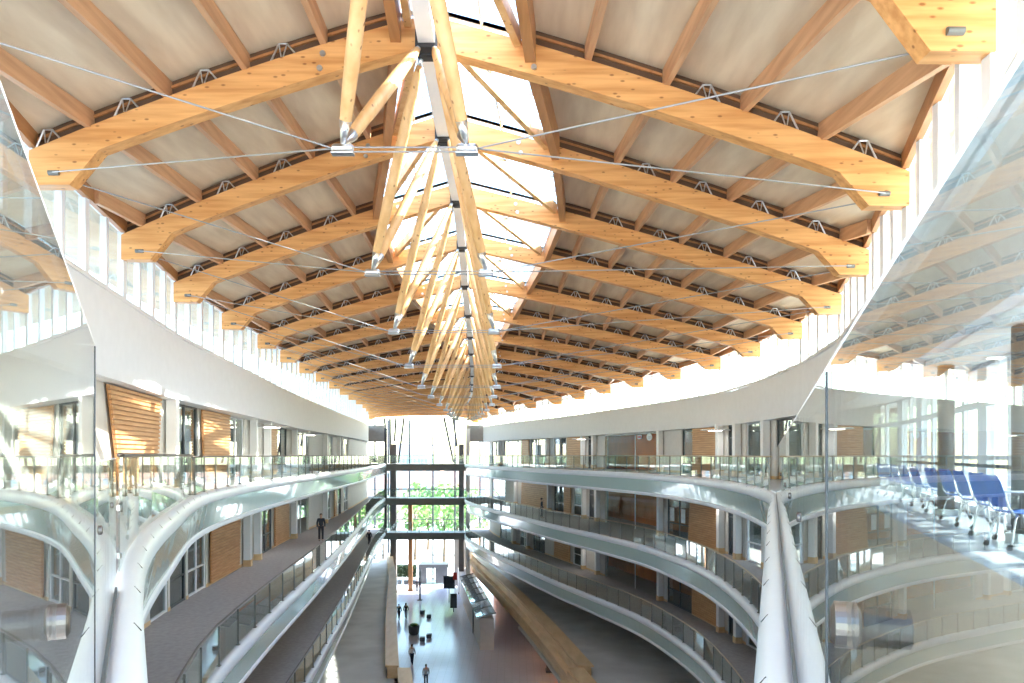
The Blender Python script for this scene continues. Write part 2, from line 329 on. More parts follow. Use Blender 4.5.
# beams
for side in (-1, 1):
    for k in range(-2, NK):
        xe, he, xr, hr, y = EX(side, k), EH(side, k), RX[k], RH[k], zk(k)
        e = thing('roof_beam', '', 'beam', (xe, y, he), 'glulam beams of the %s roof slope' % SIDE[side])
        if k <= 13:
            e['label'] = 'long knotty glulam roof beam on the %s slope, %s counted from the camera' % (SIDE[side], nth(k + 1))
        else:
            e['label'] = 'far glulam roof beam at the dark end of the %s slope' % SIDE[side]; e['group'] = 'far roof beams on the %s slope' % SIDE[side]
        s_ = -side
        slope = (hr - (he + .15)) / (xr - xe)
        k1 = xe + s_ * 1.35; k2 = xe + s_ * .78; xr_ = xr - s_ * .16
        if abs(xr - xe) < 2.4: k1 = xe + s_ * .7; k2 = xe + s_ * .4
        bot = [(x, hr + (he + .15 - hr) * (x - xr) / (xe - xr) + camber(side, k, x)) for x in [xr_ + (k1 - xr_) * q / 8 for q in range(9)]]
        tp_ = [(x, top(side, k, x)) for x in [xe + (xr_ - xe) * q / 8 for q in range(9)]]
        prof = bot + [(k2, he), (xe, he)] + tp_
        n_ = len(prof); mbm = MB(); V0 = [(px, y - .14, pz) for px, pz in prof]; V1 = [(px, y + .14, pz) for px, pz in prof]
        mbm.loft([V0, V1], cap=False)
        k0_ = 0
        for q in range(8):     # side faces as quads between lower and upper edge
            lo0, lo1 = q, q + 1; up0, up1 = n_ - 1 - q, n_ - 2 - q
            mbm.f.append((lo0, lo1, up1, up0)); mbm.f.append((n_ + lo0, n_ + up0, n_ + up1, n_ + lo1))
        mbm.f.append((8, 9, 10, 11)); mbm.f.append((n_ + 8, n_ + 11, n_ + 10, n_ + 9))
        mbm.build('glulam', 'glulam', e)
        # dark blocking between beam and deck, outside the skylight
        x0, x1 = skx(side, k), xe + s_ * .05
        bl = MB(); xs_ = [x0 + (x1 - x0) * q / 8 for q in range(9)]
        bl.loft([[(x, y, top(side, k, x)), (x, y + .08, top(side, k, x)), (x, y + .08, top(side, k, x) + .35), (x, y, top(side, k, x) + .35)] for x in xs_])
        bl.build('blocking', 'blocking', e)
        if 0 <= k < 12:
            MB().loft([[(x, y - .04, top(side, k, x) + .2), (x, y, top(side, k, x) + .2), (x, y, top(side, k, x) + .25), (x, y - .04, top(side, k, x) + .25)] for x in xs_]).build('service_duct', 'header_wood', e)
        if k < 10:
            for bx in (xr_ - s_ * 1.9, ):
                for dz in (.14, .42):
                    hz = hr + (he + .15 - hr) * (bx - xr) / (xe - xr) + camber(side, k, bx) + dz
                    MB().tube([(bx - side * .06 * (dz > .3), y - .17, hz), (bx - side * .06 * (dz > .3), y - .13, hz)], .055, 12).build('bolt', 'steel', e)
            hx = xe + s_ * .5
            MB().tube([(hx, y - .2, he + .22), (hx, y + .2, he + .22)], .035, 8).tube([(hx - .1, y - .16, he + .22), (hx + .1, y - .16, he + .22)], .05, 8).build('rod_anchor', 'grey_steel', e)
        # purlins over this bay and steel brackets in the gaps
        if k == NK - 1: continue
        L = abs(xe - xr); j = 0; cols = []
        w0 = skw(side, k); w1 = skw(side, k + 1)
        ds = []
        d = max(w0, w1) + .35 if max(w0, w1) < .6 else None
        grid = [(1.6 if side > 0 else 2.0) + 1.51 * i for i in range(13)]
        for d in grid:
            xa, xb = RX[k] + side * d, RX[k + 1] + side * d
            if abs(xa - xr) < w0 + .45 and abs(xb - RX[k + 1]) < w1 + .45: continue
            la, lb = (EX(side, k) - xa) * side - .12, (EX(side, k + 1) - xb) * side - .12
            if la <= 0 and lb <= 0: continue
            ua, ub = 0., 1.
            if la < 0: ua = la / (la - lb)
            if lb < 0: ub = la / (la - lb)
            if ub - ua < .15: continue
            if abs(xa - xr) < w0 + .12 or abs(xb - RX[k + 1]) < w1 + .12: continue
            if k >= 0 and k < 14:
                ln = 'the %s bay of the %s slope' % (nth(k), SIDE[side])
                lab = 'reddish roof purlin in %s, %s out from the skylight' % (ln, nth(j))
            else: lab = 'roof purlin in the farthest bays of the %s slope' % SIDE[side] if k > 0 else 'roof purlin overhead nearest the camera on the %s slope' % SIDE[side]
            ta, tb = top(side, k, xa), top(side, k + 1, xb)
            pa_, pb_ = Vector((xa, y + .09, ta + .18)), Vector((xb, zk(k + 1) - .01, tb + .18))
            pa_, pb_ = pa_.lerp(pb_, ua), pa_.lerp(pb_, ub)
            o = MB().bar(pa_, pb_, .12, .35).build('roof_purlin', 'purlin_wood')
            tag(o, lab, 'purlin', 'purlins of the %s roof slope' % SIDE[side] if 0 <= k < 14 else lab)
            cols.append(xa); j += 1
        if 0 <= k <= 10:
            for xa in cols:
                xm = xa + side * .78; 
                if (xm - xe) * side > -.3: continue
                t0 = top(side, k, xm); yb = y - .1
                MB().tube([(xm - .22, yb - .02, top(side, k, xm - .22)), (xm - .08, yb, t0 + .27), (xm + .08, yb, t0 + .27), (xm + .24, yb - .02, top(side, k, xm + .24))], .02, 6)\
                    .tube([(xm - .08, yb, t0 + .27), (xm - .02, yb - .05, t0)], .014, 6).tube([(xm + .08, yb, t0 + .27), (xm + .02, yb - .05, t0)], .014, 6).build('steel_bracket', 'steel', e)
# skylight: headers, diagonal rafters, glazing
WN = [0]
def wname():
    WN[0] += 1; return 'window_%d' % WN[0]
for side in (-1, 1):
    for k in range(-1, 10):
        a, b_ = skx(side, k), skx(side, k + 1); ya, yb = zk(k), zk(k + 1); bay = nth(k + 1)
        ta, tb = top(side, k, a), top(side, k + 1, b_)
        o = MB().bar((a, ya + .1, ta - .02), (b_, yb - .1, tb - .02), .2, .72).build('skylight_header', 'header_wood')
        tag(o, 'deep brown timber header edging the skylight on the %s slope, %s from the camera' % (SIDE[side], bay), 'beam', 'skylight headers')
        if k >= 0:
            ra = (RX[k] + side * .2, ya + .15, RH[k] + DEP - .12)
            rb = (b_ - side * .25, yb - .25, tb - .0)
            e = thing('diagonal_rafter', 'slender diagonal rafter crossing the skylight on the %s slope, %s from the camera' % (SIDE[side], nth(k)), 'rafter', ra, 'diagonal rafters in the skylight')
            MB().bar(ra, rb, .14, .3).build('timber', 'strut_wood', e)
            MB().bar(Vector(ra) + Vector((0, 0, .2)), Vector(rb) + Vector((0, 0, .2)), .06, .06).build('cap', 'black_steel', e)
        w = sthing(wname(), (a, ya, ta), 'skylight glazing beside the ridge, %s bay on the %s slope' % (bay, SIDE[side]), 'window')
        g = MB(); p = [(RX[k] + side * .1, ya, RH[k] + DEP + .16), (a, ya, ta + .2), (b_, yb, tb + .2), (RX[k + 1] + side * .1, yb, RH[k + 1] + DEP + .16)]
        p = [Vector(q) for q in p]
        g.hexa(p + [q + Vector((0, 0, .02)) for q in p]).build('pane', 'clear_glass', w)
        fr = MB()
        for i in range(5):
            t = i / 4
            fr.bar(p[0].lerp(p[3], t), p[1].lerp(p[2], t), .05, .08)
        for t in (.03, .5, .97): fr.bar(p[0].lerp(p[1], t), p[3].lerp(p[2], t), .05, .08)
        fr.build('glazing_bar', 'window_frame', w)
# ridge
for k in range(-2, NK - 1):
    a = Vector((RX[k], zk(k), RH[k])); b_ = Vector((RX[k + 1], zk(k + 1), RH[k + 1]))
    e = thing('ridge_beam', ('white ridge beam over bay %s from the camera' % nth(k + 1)) if k < 12 else 'white ridge beam in the farthest bays', 'beam', a, 'white ridge beams' if k < 12 else 'farthest ridge beams')
    up = Vector((0, 0, .22))
    MB().bar(a + up, b_ + up, .32, .42).bar(a + Vector((0, 0, .62)), b_ + Vector((0, 0, .62)), .2, .4).build('box_girder', 'white_paint', e)
    MB().box((b_.x, b_.y, b_.z + .1), (.42, .5, .34)).tube([(b_.x - .3, b_.y, b_.z - .02), (b_.x + .3, b_.y, b_.z - .02)], .07, 10).build('gusset', 'black_steel', e)
# cast nodes, struts, tie rods
ND = {0: (-2.67, -.71, 4.85), 1: (-3.23, -.6, 4.25), 2: (-3.6, -.55, 3.8), 3: (-3.9, -.57, 3.4), 4: (-4.1, -.68, 3.12), 5: (-4.26, -.95, 3.1), 6: (-4.35, -1.2, 3.05), 7: (-4.45, -1.68, 3.06),
      8: (-4.7, -2.2, 3.1), 9: (-4.95, -2.7, 3.2), 10: (-5.2, -3.2, 3.3), 11: (-5.4, -3.7, 3.5), 12: (-5.7, -4.2, 3.7), 13: (-6.3, -4.9, 4.0)}
def tapered(p0, p1, r, near):
    p0, p1 = Vector(p0), Vector(p1); ts = [0.045, .1, .3, .5, .7, .92, .965]; rs = [.45, .8, .97, 1, .95, .72, .5]
    return MB().tube([p0.lerp(p1, t) for t in ts], [r * q for q in rs], 14 if near else 9)
for k, (xl, xr, h) in ND.items():
    y = zk(k + .5); near = k < 5
    for side, x in ((-1, xl), (1, xr)):
        s = SIDE[side]; np_ = Vector((x, y, h)); r_ = nth(k)
        e = thing('cast_node', 'cast steel tie node below the %s struts, %s pair from the camera' % (s, r_), 'steel node', np_, 'cast steel nodes')
        MB().tube([(x - .17, y, h - .02), (x - .13, y, h - .02), (x + .13, y, h - .02), (x + .17, y, h - .02)], [.05, .075, .075, .05], 12).box((x, y, h - .1), (.36, .15, .03)).build('saddle', 'steel', e, smooth=False, bevel=.01)
        ends = []
        for q, kk in ((-1, k), (1, k + 1)):
            rp = Vector((RX[kk] + side * .14, zk(kk) - q * .16, RH[kk] - .02)); ends.append(rp)
            MB().tube([np_, np_.lerp(rp, .05), np_.lerp(rp, .105)], [.035, .06, .1], 12).build('prong', 'steel', e, smooth=True)
        for q, rp in zip((0, 1), ends):
            t = thing('roof_strut', 'tapered timber strut from %s node of %s pair to the %s ridge joint' % (s, r_, 'nearer' if q == 0 else 'farther'), 'strut', np_, 'tapered timber struts')
            tapered(np_, rp, .118, near).build('log', 'strut_wood', t, smooth=True)
            MB().tube([np_.lerp(rp, .955), np_.lerp(rp, .985), rp], [.062, .05, .03], 10).build('steel_tip', 'steel', t, smooth=True)
        for q, kk in ((0, k), (1, k + 1)):
            xe = EX(side, kk) - side * .5; ep = (xe, zk(kk) - .02 + (.18 if q == 0 else -.18), EH(side, kk) + .22)
            o = MB().tube([(x + side * .15, y, h - .02), ep], .013, 6).build('tie_rod', 'cable_steel')
            tag(o, 'thin steel rod from %s node of %s pair to the %s eave beam' % (s, r_, 'nearer' if q == 0 else 'farther'), 'tie rod', 'eave tie rods')
    o = MB().tube([(xl, y, h - .0), (xr, y, h - .0)], .013, 6).tube([(xl, y, h - .07), (xr, y, h - .07)], .013, 6).build('tie_rod', 'cable_steel')
    tag(o, 'twin steel rod linking the left and right nodes of strut pair %s' % nth(k), 'tie rod', 'cross tie rods')
# clerestory windows
TL = [(0, 4.3), (14.4, 4.15), (23.3, 4.1), (35, 3.74), (58, 3.48), (98, 3.4)]
BL = [(0, 2.0), (18, 1.95), (26, 1.9), (44, 1.67), (98, 1.62)]
TR = [(0, 4.2), (22, 4.0), (27, 3.83), (30, 3.69), (37, 3.45), (98, 3.45)]
BR = [(0, 1.75), (28, 1.69), (38, 1.64), (98, 1.66)]
for side in (-1, 1):
    T = TL if side < 0 else TR
    for k in range(-1, NK - 1):
        a = Vector((EX(side, k) + side * .05, zk(k), 0)); b_ = Vector((EX(side, k + 1) + side * .05, zk(k + 1), 0))
        def P(t, f):    # f 0 bottom .. 1 top
            p = a.lerp(b_, t); lo = lin(T, p.y) - .02; hi = (EH(side, k) + .84) * (1 - t) + (EH(side, k + 1) + .84) * t
            return Vector((p.x, p.y, lo + (hi - lo) * f))
        w = sthing(wname(), a, 'clerestory window under the %s eave, %s bay from the camera' % (SIDE[side], nth(k + 1)), 'window')
        fr = MB(); n_ = 4
        for i in range(n_ + 1): fr.bar(P(i / n_ if i < n_ else .995, 0), P(i / n_ if i < n_ else .995, 1), .11 if i % 2 else .15, .16, up=(1, 0, 0))
        fr.bar(P(0, 0.03), P(1, .03), .14, .1).bar(P(0, .985), P(1, .985), .14, .1)
        fr.build('frame', 'window_frame', w)
        for i in range(n_):
            q = [P(i / n_, 0), P((i + 1) / n_, 0), P((i + 1) / n_, 1), P(i / n_, 1)]; off = Vector((.015 * side, 0, 0))
            MB().hexa([v for v in q] + [v + off for v in q]).build('pane', 'clear_glass', w)
# eave boards
for side in (-1, 1):
    mb = MB()
    for k in range(-2, NK - 1):
        a = Vector((EX(side, k) - side * .02, zk(k), top(side, k, EX(side, k)) + .24)); b_ = Vector((EX(side, k + 1) - side * .02, zk(k + 1), top(side, k + 1, EX(side, k + 1)) + .24))
        mb.bar(a, b_, .12, .34)
    struct(mb.build('trim_%d' % (1 if side < 0 else 2), 'header_wood'), 'brown timber plate along the %s eave above the clerestory' % SIDE[side], 'trim')
# white fascia band + upper ceiling
def eave(side):
    return Curve([(zk(k), EX(side, k)) for k in range(-2, NK)])
ECUR = {-1: eave(-1), 1: eave(1)}
for side in (-1, 1):
    T, B_ = (TL, BL) if side < 0 else (TR, BR); rings = []; cr = []
    y = -1.75
    while y <= 93.8:
        x = ECUR[side](y); t, b_ = lin(T, y), lin(B_, y)
        if y >= 3.2: rings.append([(x, y, t), (x, y, b_), (x + side * .25, y, b_), (x + side * .25, y, t)])
        wx = (WL if side < 0 else WR)(y) + side * bo(4, side, y) + (1.25 if side > 0 and y < 23.4 else 0)  # right ceiling extended past the facade as an added, unseen overhang blocking sun
        cr.append([(x + side * .2, y, b_), (wx, y, b_), (wx, y, b_ + .2), (x + side * .2, y, b_ + .2)])
        y += 1.0
    struct(MB().loft(rings).build('wall_upper_%s' % SIDE[side], 'white_plaster', smooth=False), 'broad white curved fascia band below the %s clerestory' % SIDE[side], 'wall')
    struct(MB().loft(cr).build('ceiling', 'white_ceiling'), 'white ceiling over the top gallery on the %s side' % SIDE[side], 'ceiling')

# ------------------------------------------------------------------ galleries: floors, edges, guards
TRIM = [3]
def normal(cur, y, side):        # unit vector pointing into the atrium
    s = cur.slope(y); v = Vector((-side, side * s, 0)); v.normalize(); return v
def ysamples(y0, y1, st=1.0):
    out = []; y = y0
    while y < y1 - 1e-6: out.append(y); y += st
    return out + [y1]
def gallery(level, side, cur, y0, y1):
    h = LV[level]; wc = WL if side < 0 else WR; s = SIDE[side]
    words = {4: 'top', 3: 'second highest', 2: 'third highest'}[level]
    ys = ysamples(y0, y1, .8)
    fl = []; sf = []
    for y in ys:
        g = cur(y); b_ = wc(y) + side * bo(level, side, y)
        fl.append([(g, y, h), (b_, y, h), (b_, y, h - .12), (g, y, h - .12)])
        sf.append([(g + side * .05, y, h - .125), (b_, y, h - .125), (b_, y, h - 1.2), (g + side * .3, y, h - 1.2)])
    struct(MB().loft(fl).build('floor', 'lounge_floor' if (level == 4 and side > 0) else 'carpet'), 'grey floor of the %s gallery on the %s side' % (words, s), 'floor')
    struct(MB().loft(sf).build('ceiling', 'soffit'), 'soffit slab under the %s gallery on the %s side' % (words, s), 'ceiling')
    e = sthing('trim_%d' % TRIM[0], (cur(40), 40, h), 'curved white and green glass slab edge of the %s gallery on the %s side' % (words, s), 'trim'); TRIM[0] += 1
    nose, band, low = [], [], []
    for y in ys:
        n_ = normal(cur, y, side); g = Vector((cur(y), y, h))
        if y < -.1: n_ = Vector((-side * .9, .4, 0)).normalized()
        def q(u, z): return g + n_ * u + Vector((0, 0, z))
        nose.append([q(-.02, .04), q(.08, .045), q(.145, .02), q(.185, -.04), q(.205, -.12), q(.205, -.2), q(.19, -.28), q(.16, -.33), q(-.02, -.33)])
        band.append([q(.17, -.33), q(.02, -1.12), q(-.02, -1.12), q(.12, -.33)])
        low.append([q(.03, -1.1), q(.06, -1.14), q(.05, -1.25), q(.0, -1.3), q(-.3, -1.3), q(-.3, -1.1)])
    MB().loft(nose).build('nosing', 'nose_white', e, smooth=True)
    MB().loft(band).build('glass_band', 'green_glass', e)
    MB().loft(low).build('bottom_edge', 'nose_white', e, smooth=False)
    sm = MB(); y = y0 + 1.0
    while level == 4 and y < min(y1, 60):      # dark slits across the nosing
        n_ = normal(cur, y, side); g = Vector((cur(y), y, h)); d = Vector((cur.slope(y), 1, 0)).normalized()
        sm.bar(g + n_ * .14 + Vector((0, 0, .025)), g + n_ * .185 + Vector((0, 0, -.032)), .008, .006)
        y += 1.45 * abs(d.y)
    if sm.v: sm.build('nosing_slit', 'black_steel', e)
def guard(level, side, cur, y0, y1, step=1.5, rail='brass_rail', H=1.08):
    h = LV[level]; s = SIDE[side]; words = {4: 'top', 3: 'second highest', 2: 'third highest'}[level]
    e = thing('glass_guardrail', 'glass guardrail with slim posts along the %s gallery on the %s side' % (words, s), 'railing', (cur(y0), y0, h + .045))
    pts = [y0]
    while pts[-1] < y1 - .5:
        pts.append(pts[-1] + step / math.sqrt(1 + cur.slope(pts[-1]) ** 2))
    pts = pts[:99]
    P = [Vector((cur(y) , y, h)) + normal(cur, y, side) * .06 for y in pts]
    for i, (a, b_) in enumerate(zip(P, P[1:])):
        d = (b_ - a).normalized() * .03; u = Vector((0, 0, 1))
        MB().bar(a + d + u * .58, b_ - d + u * .58, .014, .98).build('pane', 'guard_glass', e)
    for a in P:
        MB().bar(a + Vector((0, 0, .03)), a + Vector((0, 0, H)), .05, .014, up=(0, 1, 0)).box((a.x, a.y, a.z + .07), (.1, .1, .03)).build('post', 'grey_steel', e)
    MB().tube([a + Vector((0, 0, H + .02)) - normal(cur, y, side) * .06 for a, y in zip(P, pts)], .027, 8).build('handrail', rail, e, smooth=True)
gallery(4, 1, GR, -.298, 92); gallery(4, -1, GL4, -.298, 92)
gallery(3, 1, GR, 2, 92); gallery(3, -1, GL3, 2, 92)
gallery(2, 1, GR, 2, 92); gallery(2, -1, GL3, 2, 92)
guard(4, 1, GR, 21.4, 86.5, 1.5); guard(4, -1, GL4, 18.8, 86, 1.8, 'brushed_steel')
guard(3, 1, GR, 8, 86.5, 1.5); guard(3, -1, GL3, 8, 86, 2.0, 'brushed_steel')
guard(2, 1, GR, 14, 86.5, 1.5); guard(2, -1, GL3, 12, 86, 2.0, 'brushed_steel')

# frameless glass screens beside the camera
def screen(side, dvec, off, joints, htop, fit_h, fits, hfar=None):
    # dvec: unit direction of the screen, off: perpendicular distance from the camera
    d = Vector(dvec); n_ = Vector((side * d.y, -side * d.x, 0)); base = n_ * off; s = SIDE[side]
    e = thing('glass_screen', 'tall frameless glass screen right beside the camera on the %s, held by steel buttons' % s, 'glass screen', base + Vector((0, 0, -1.11)))
    u = Vector((0, 0, 1)); mid = (htop - 1.11) / 2
    hfar = htop if hfar is None else hfar
    for i_, (a, b_) in enumerate(zip(joints, joints[1:])):
        ht = htop if i_ == 0 else hfar
        MB().bar(base + d * (a + .004) + u * (ht - 1.11) / 2, base + d * (b_ - .004) + u * (ht - 1.11) / 2, .012, ht + 1.11).build('pane', 'screen_glass', e)
        MB().bar(base + d * (a + .004) + u * (ht + .003), base + d * (b_ - .004) + u * (ht + .003), .012, .006).build('top_edge', 'white_paint', e)
    for i_, a in enumerate(joints[1:-1]):
        ht = htop if i_ == 0 else hfar
        MB().bar(base + d * a - u * 1.11, base + d * a + u * (ht - .005), .017 if i_ == 0 else .006, .012, up=tuple(d)).build('joint_seal', 'black_steel', e)
    MB().bar(base + d * joints[0] - u * 1.09, base + d * joints[-1] - u * 1.09, .03, .04).build('base_channel', 'dark_frame', e)
    for a in fits:
        c = base + d * a + u * fit_h
        q_ = 1.35 if a < 2 else .8
        b1 = MB().tube([c - n_ * .006, c - n_ * .016 * q_], .026 * q_, 24).tube([c - n_ * .016 * q_, c - n_ * .02 * q_], [.024 * q_, .018 * q_], 24)
        b1.tube([c + n_ * .006, c + n_ * .016 * q_], .026 * q_, 24).tube([c + n_ * .016 * q_, c + n_ * .06 * q_], .022 * q_, 16)
        b1.build('button_fixing', 'brushed_steel', e, smooth=False)
aR, aL = math.atan(.381), math.atan(.552)
screen(1, (math.sin(aR), math.cos(aR), 0), .118 * math.cos(aR), [-.25, 1.54, 3.4, 5.3, 7.3, 9.0, 10.7, 12.4, 14.1, 15.8, 17.5, 19.2, 21.3], .176, -.26, [1.16, 3.1, 4.7, 6.4, 8.1, 9.8])
screen(-1, (-math.sin(aL), math.cos(aL), 0), .16 * math.cos(aL), [-.25, 3.05, 4.7, 6.4], .42, -.33, [1.62, 3.5, 5.2], -.03)
# left curved continuation between the screen and the posted guard
e = thing('glass_screen', 'curved run of frameless glass panes following the left gallery edge beyond the near screen', 'glass screen', (GL4(6), 6, -1.1))
yy = [6.45, 7.9, 9.5, 11.2, 13.0, 14.9, 16.9, 18.7]
for a, b_ in zip(yy, yy[1:]):
    A = Vector((GL4(a), a, -.56)); B2 = Vector((GL4(b_ - .02), b_ - .02, -.56))
    MB().bar(A, B2, .012, 1.08).build('pane', 'screen_glass', e)
    MB().box((A.x, A.y, -.5), (.03, .03, .05)).build('clamp', 'steel', e)
    MB().box((A.x, A.y, -.95), (.03, .03, .05)).build('clamp', 'steel', e)
MB().tube([(GL4(a), a, .0) for a in ysamples(6.45, 18.7, .8)], .022, 8).build('handrail', 'brushed_steel', e, smooth=True)

# ------------------------------------------------------------------ gallery back walls with panels, windows, rooms, columns
def wpt(side, y, h, off=0):
    cur = WL if side < 0 else WR; n_ = normal(cur, y, side); return Vector((cur(y), y, h)) + n_ * off
LW = {4: 'top', 3: 'second', 2: 'third'}
DN = [0]
def wall_level(level, side, segs, y_near, y_far, hroom=3.1):
    cur = WL if side < 0 else WR; h0 = LV[level]; s = SIDE[side]; lw = LW[level]
    def top_at(y):
        return lin(BL if side < 0 else BR, y) if level == 4 else h0 + 4.35 - 1.2 + (0 if level != 3 else 0)
    if level == 3: top_at = lambda y: LV[4] - 1.2
    if level == 2: top_at = lambda y: LV[3] - 1.2
    conv = []
    for sg in segs:
        ty, x0, x1 = sg[:3]; y0, y1 = cur.at_px(x0), cur.at_px(x1)
        if y0 is None or y1 is None: continue
        a, b_ = min(y0, y1), max(y0, y1); conv.append((a, b_, ty, sg))
    conv.sort(key=lambda t: t[0])
    opens = [(a, b_) for a, b_, ty, _ in conv if ty in ('win', 'room', 'door')]
    # solid parts of the wall
    pieces = []; y = y_near
    for a, b_ in sorted(opens):
        if a > y: pieces.append((y, a))
        y = max(y, b_)
    if y < y_far: pieces.append((y, y_far))
    mb = MB()
    for a, b_ in pieces:
        ys = ysamples(a, b_, 1.5)
        mb.loft([[wpt(side, y, h0, 0), wpt(side, y, top_at(y), 0), wpt(side, y, top_at(y), -.2), wpt(side, y, h0, -.2)] for y in ys])
    struct(mb.build('wall_%s' % s, 'cream_wall'), 'pale plaster wall along the %s gallery on the %s side' % (lw, s), 'wall')
    bb = MB()
    for a, b_ in pieces:
        ys = ysamples(a, b_, 1.5); bb.loft([[wpt(side, y, h0, .0), wpt(side, y, h0 + .14, .0), wpt(side, y, h0 + .14, .02), wpt(side, y, h0, .02)] for y in ys])
    struct(bb.build('baseboard_%s' % s, 'pale_wood'), 'wooden baseboard of the %s gallery on the %s side' % (lw, s), 'baseboard')
    cnt = {}
    for a, b_, ty, sg in conv:
        cnt[ty] = cnt.get(ty, 0) + 1
    idx = {}
    for a, b_, ty, sg in sorted(conv, key=lambda t: t[0]):
        i = idx.get(ty, 0); idx[ty] = i + 1; m_ = (a + b_) / 2; tp = top_at(m_); where = 'on the %s side of the %s gallery, %s from the camera' % (s, lw, nth(i))
        if ty == 'col':
            wd = .34 if len(sg) < 4 else sg[3]
            p = wpt(side, m_, h0, .25)
            e = thing('column', 'square white column ' + where, 'column', p, 'white gallery columns')
            t_ = Vector((cur.slope(m_), 1, 0)).normalized()
            MB().bar((p.x, p.y, h0 + .32), (p.x, p.y, tp), wd, wd, up=tuple(t_)).build('shaft', 'white_paint', e, bevel=.015)
            MB().bar((p.x, p.y, h0 + .0), (p.x, p.y, h0 + .32), wd + .03, wd + .03, up=tuple(t_)).build('wooden_base', 'pale_wood', e)
        elif ty == 'wood':
            tx = sg[3] if len(sg) > 3 else 0; bx = sg[4] if len(sg) > 4 else 0   # how far the sides lean at the foot (m)
            p = wpt(side, m_, h0, .1)
            e = thing('slatted_wood_panel', 'slatted timber wall panel ' + where, 'wood panel', p, 'slatted timber panels')
            sl_ = MB(); n_ = int((tp - h0 - .1) / (.13 if m_ < 45 else .2)); 
            na, nb = wpt(side, a, 0, 0), wpt(side, b_, 0, 0)
            L = (nb - na).length
            def ends(f):   # f 0 top..1 bottom
                w1 = tx * f; w2 = bx * f
                return na + (nb - na) * (w1 / L), nb - (nb - na) * (w2 / L)
            nn = normal(cur, m_, side)
            q0, q1 = ends(0); r0, r1 = ends(1)
            zt, zb = tp - .03, h0 + .12
            def V(p_, z, o_): return Vector((p_.x, p_.y, z)) + nn * o_
            MB().hexa([V(r0, zb, .07), V(r1, zb, .07), V(r1, zb, .11), V(r0, zb, .11), V(q0, zt, .07), V(q1, zt, .07), V(q1, zt, .11), V(q0, zt, .11)]).build('backing', 'header_wood', e)
            for j in range(n_):
                f = (j + .5) / n_; u0, u1 = ends(f); z = zt + (zb - zt) * f
                sl_.bar(V(u0, z, .135), V(u1, z, .135), .05, (zt - zb) / n_ * .68)
            sl_.build('slats', 'panel_wood', e)
        elif ty in ('win', 'door'):
            if ty == 'win': w = sthing(wname(), wpt(side, a, h0), 'tall interior window ' + where, 'window')
            else:
                DN[0] += 1; w = sthing('door_%d' % DN[0], wpt(side, a, h0), 'dark door ' + where, 'door')
            A = lambda z, o_=0: wpt(side, a, z, o_); B2 = lambda z, o_=0: wpt(side, b_, z, o_)
            fr = MB(); fm = 'window_frame' if (ty == 'win' and i % 2) else 'dark_frame'
            for t in ((0.02, .98) if (b_ - a) < 2.2 else (.02, .5, .98)):
                p0 = A(h0, -.08).lerp(B2(h0, -.08), t); fr.bar(p0, p0 + Vector((0, 0, tp - h0)), .07, .1, up=(0, 1, 0))
            for z in ((.05, 1.0, tp - h0 - .05) if ty == 'win' else (.03, 2.1, tp - h0 - .05)): fr.bar(A(h0 + z, -.08), B2(h0 + z, -.08), .1, .06)
            fr.build('frame', fm, w)
            MB().hexa([A(h0 + .05, -.1), B2(h0 + .05, -.1), B2(h0 + .05, -.085), A(h0 + .05, -.085), A(tp, -.1), B2(tp, -.1), B2(tp, -.085), A(tp, -.085)]).build('pane', 'room_glass' if ty == 'win' else 'dark_glassy', w)
            if ty == 'door':
                hp = A(h0 + 1.05, .0).lerp(B2(h0 + 1.05, .0), .2); MB().tube([hp, hp + Vector((0, 0, .25))], .015, 6).build('handle', 'steel', w)
        elif ty == 'room':
            # open lounge with an orange back wall
            mb = MB(); A, B2 = wpt(side, a, h0, -2.6), wpt(side, b_, h0, -2.6); e2 = wpt(side, a, h0, 0); e3 = wpt(side, b_, h0, 0)
            ext = (B2 - A).normalized() * 1.0; far_ = 5.0
            f4 = [A - ext, B2 + ext * far_, B2 + ext * far_ + normal(cur, m_, side) * -.1, A - ext + normal(cur, m_, side) * -.1]
            mb.hexa(f4 + [v + Vector((0, 0, tp - h0)) for v in f4])
            struct(mb.build('wall_orange_%s' % s, 'orange_wall'), 'burnt orange wall at the back of the open bay ' + where, 'wall')
            e = thing('glass_partition', 'glass partition with a thin steel post in front of the orange bay ' + where, 'partition', wpt(side, m_, h0))
            P0, P1 = wpt(side, a, h0 + 1.55, -.05), wpt(side, b_, h0 + 1.55, -.05)
            MB().bar(P0, P1, .012, tp - h0 - .1).build('pane', 'clear_glass', e)
            pm = P0.lerp(P1, .42)
            MB().bar((pm.x, pm.y, h0), (pm.x, pm.y, tp), .06, .06, up=(0, 1, 0)).build('post', 'window_frame', e)
            MB().bar((P0.x, P0.y, tp - .06), (P1.x, P1.y, tp - .06), .08, .1).build('head_rail', 'window_frame', e)
R4 = [('win', 492, 499), ('col', 500, 503), ('win', 504, 521), ('wood', 523, 530), ('win', 531, 545), ('col', 547, 552), ('win', 554, 566), ('wood', 568, 584), ('col', 584, 587), ('door', 588, 594), ('col', 594, 599),
      ('room', 605, 660), ('col', 661, 665), ('win', 682, 694), ('wood', 694.5, 720), ('col', 721, 726), ('door', 728, 737), ('col', 739, 743), ('win', 746, 765), ('col', 768, 772), ('win', 776, 792)]
R3 = [('win', 492, 505), ('col', 516, 519), ('wood', 523, 550, 0, -.3), ('col', 550, 553), ('win', 554, 564), ('wood', 565, 572), ('win', 573, 583), ('col', 585, 588), ('door', 589, 594), ('col', 597, 603),
      ('room', 605, 660), ('col', 661.5, 665), ('win', 667, 691), ('wood', 692.5, 721, 0, -.35), ('col', 722, 727), ('door', 728, 737), ('col', 740, 744), ('win', 746, 766), ('col', 769, 773), ('win', 776, 792)]
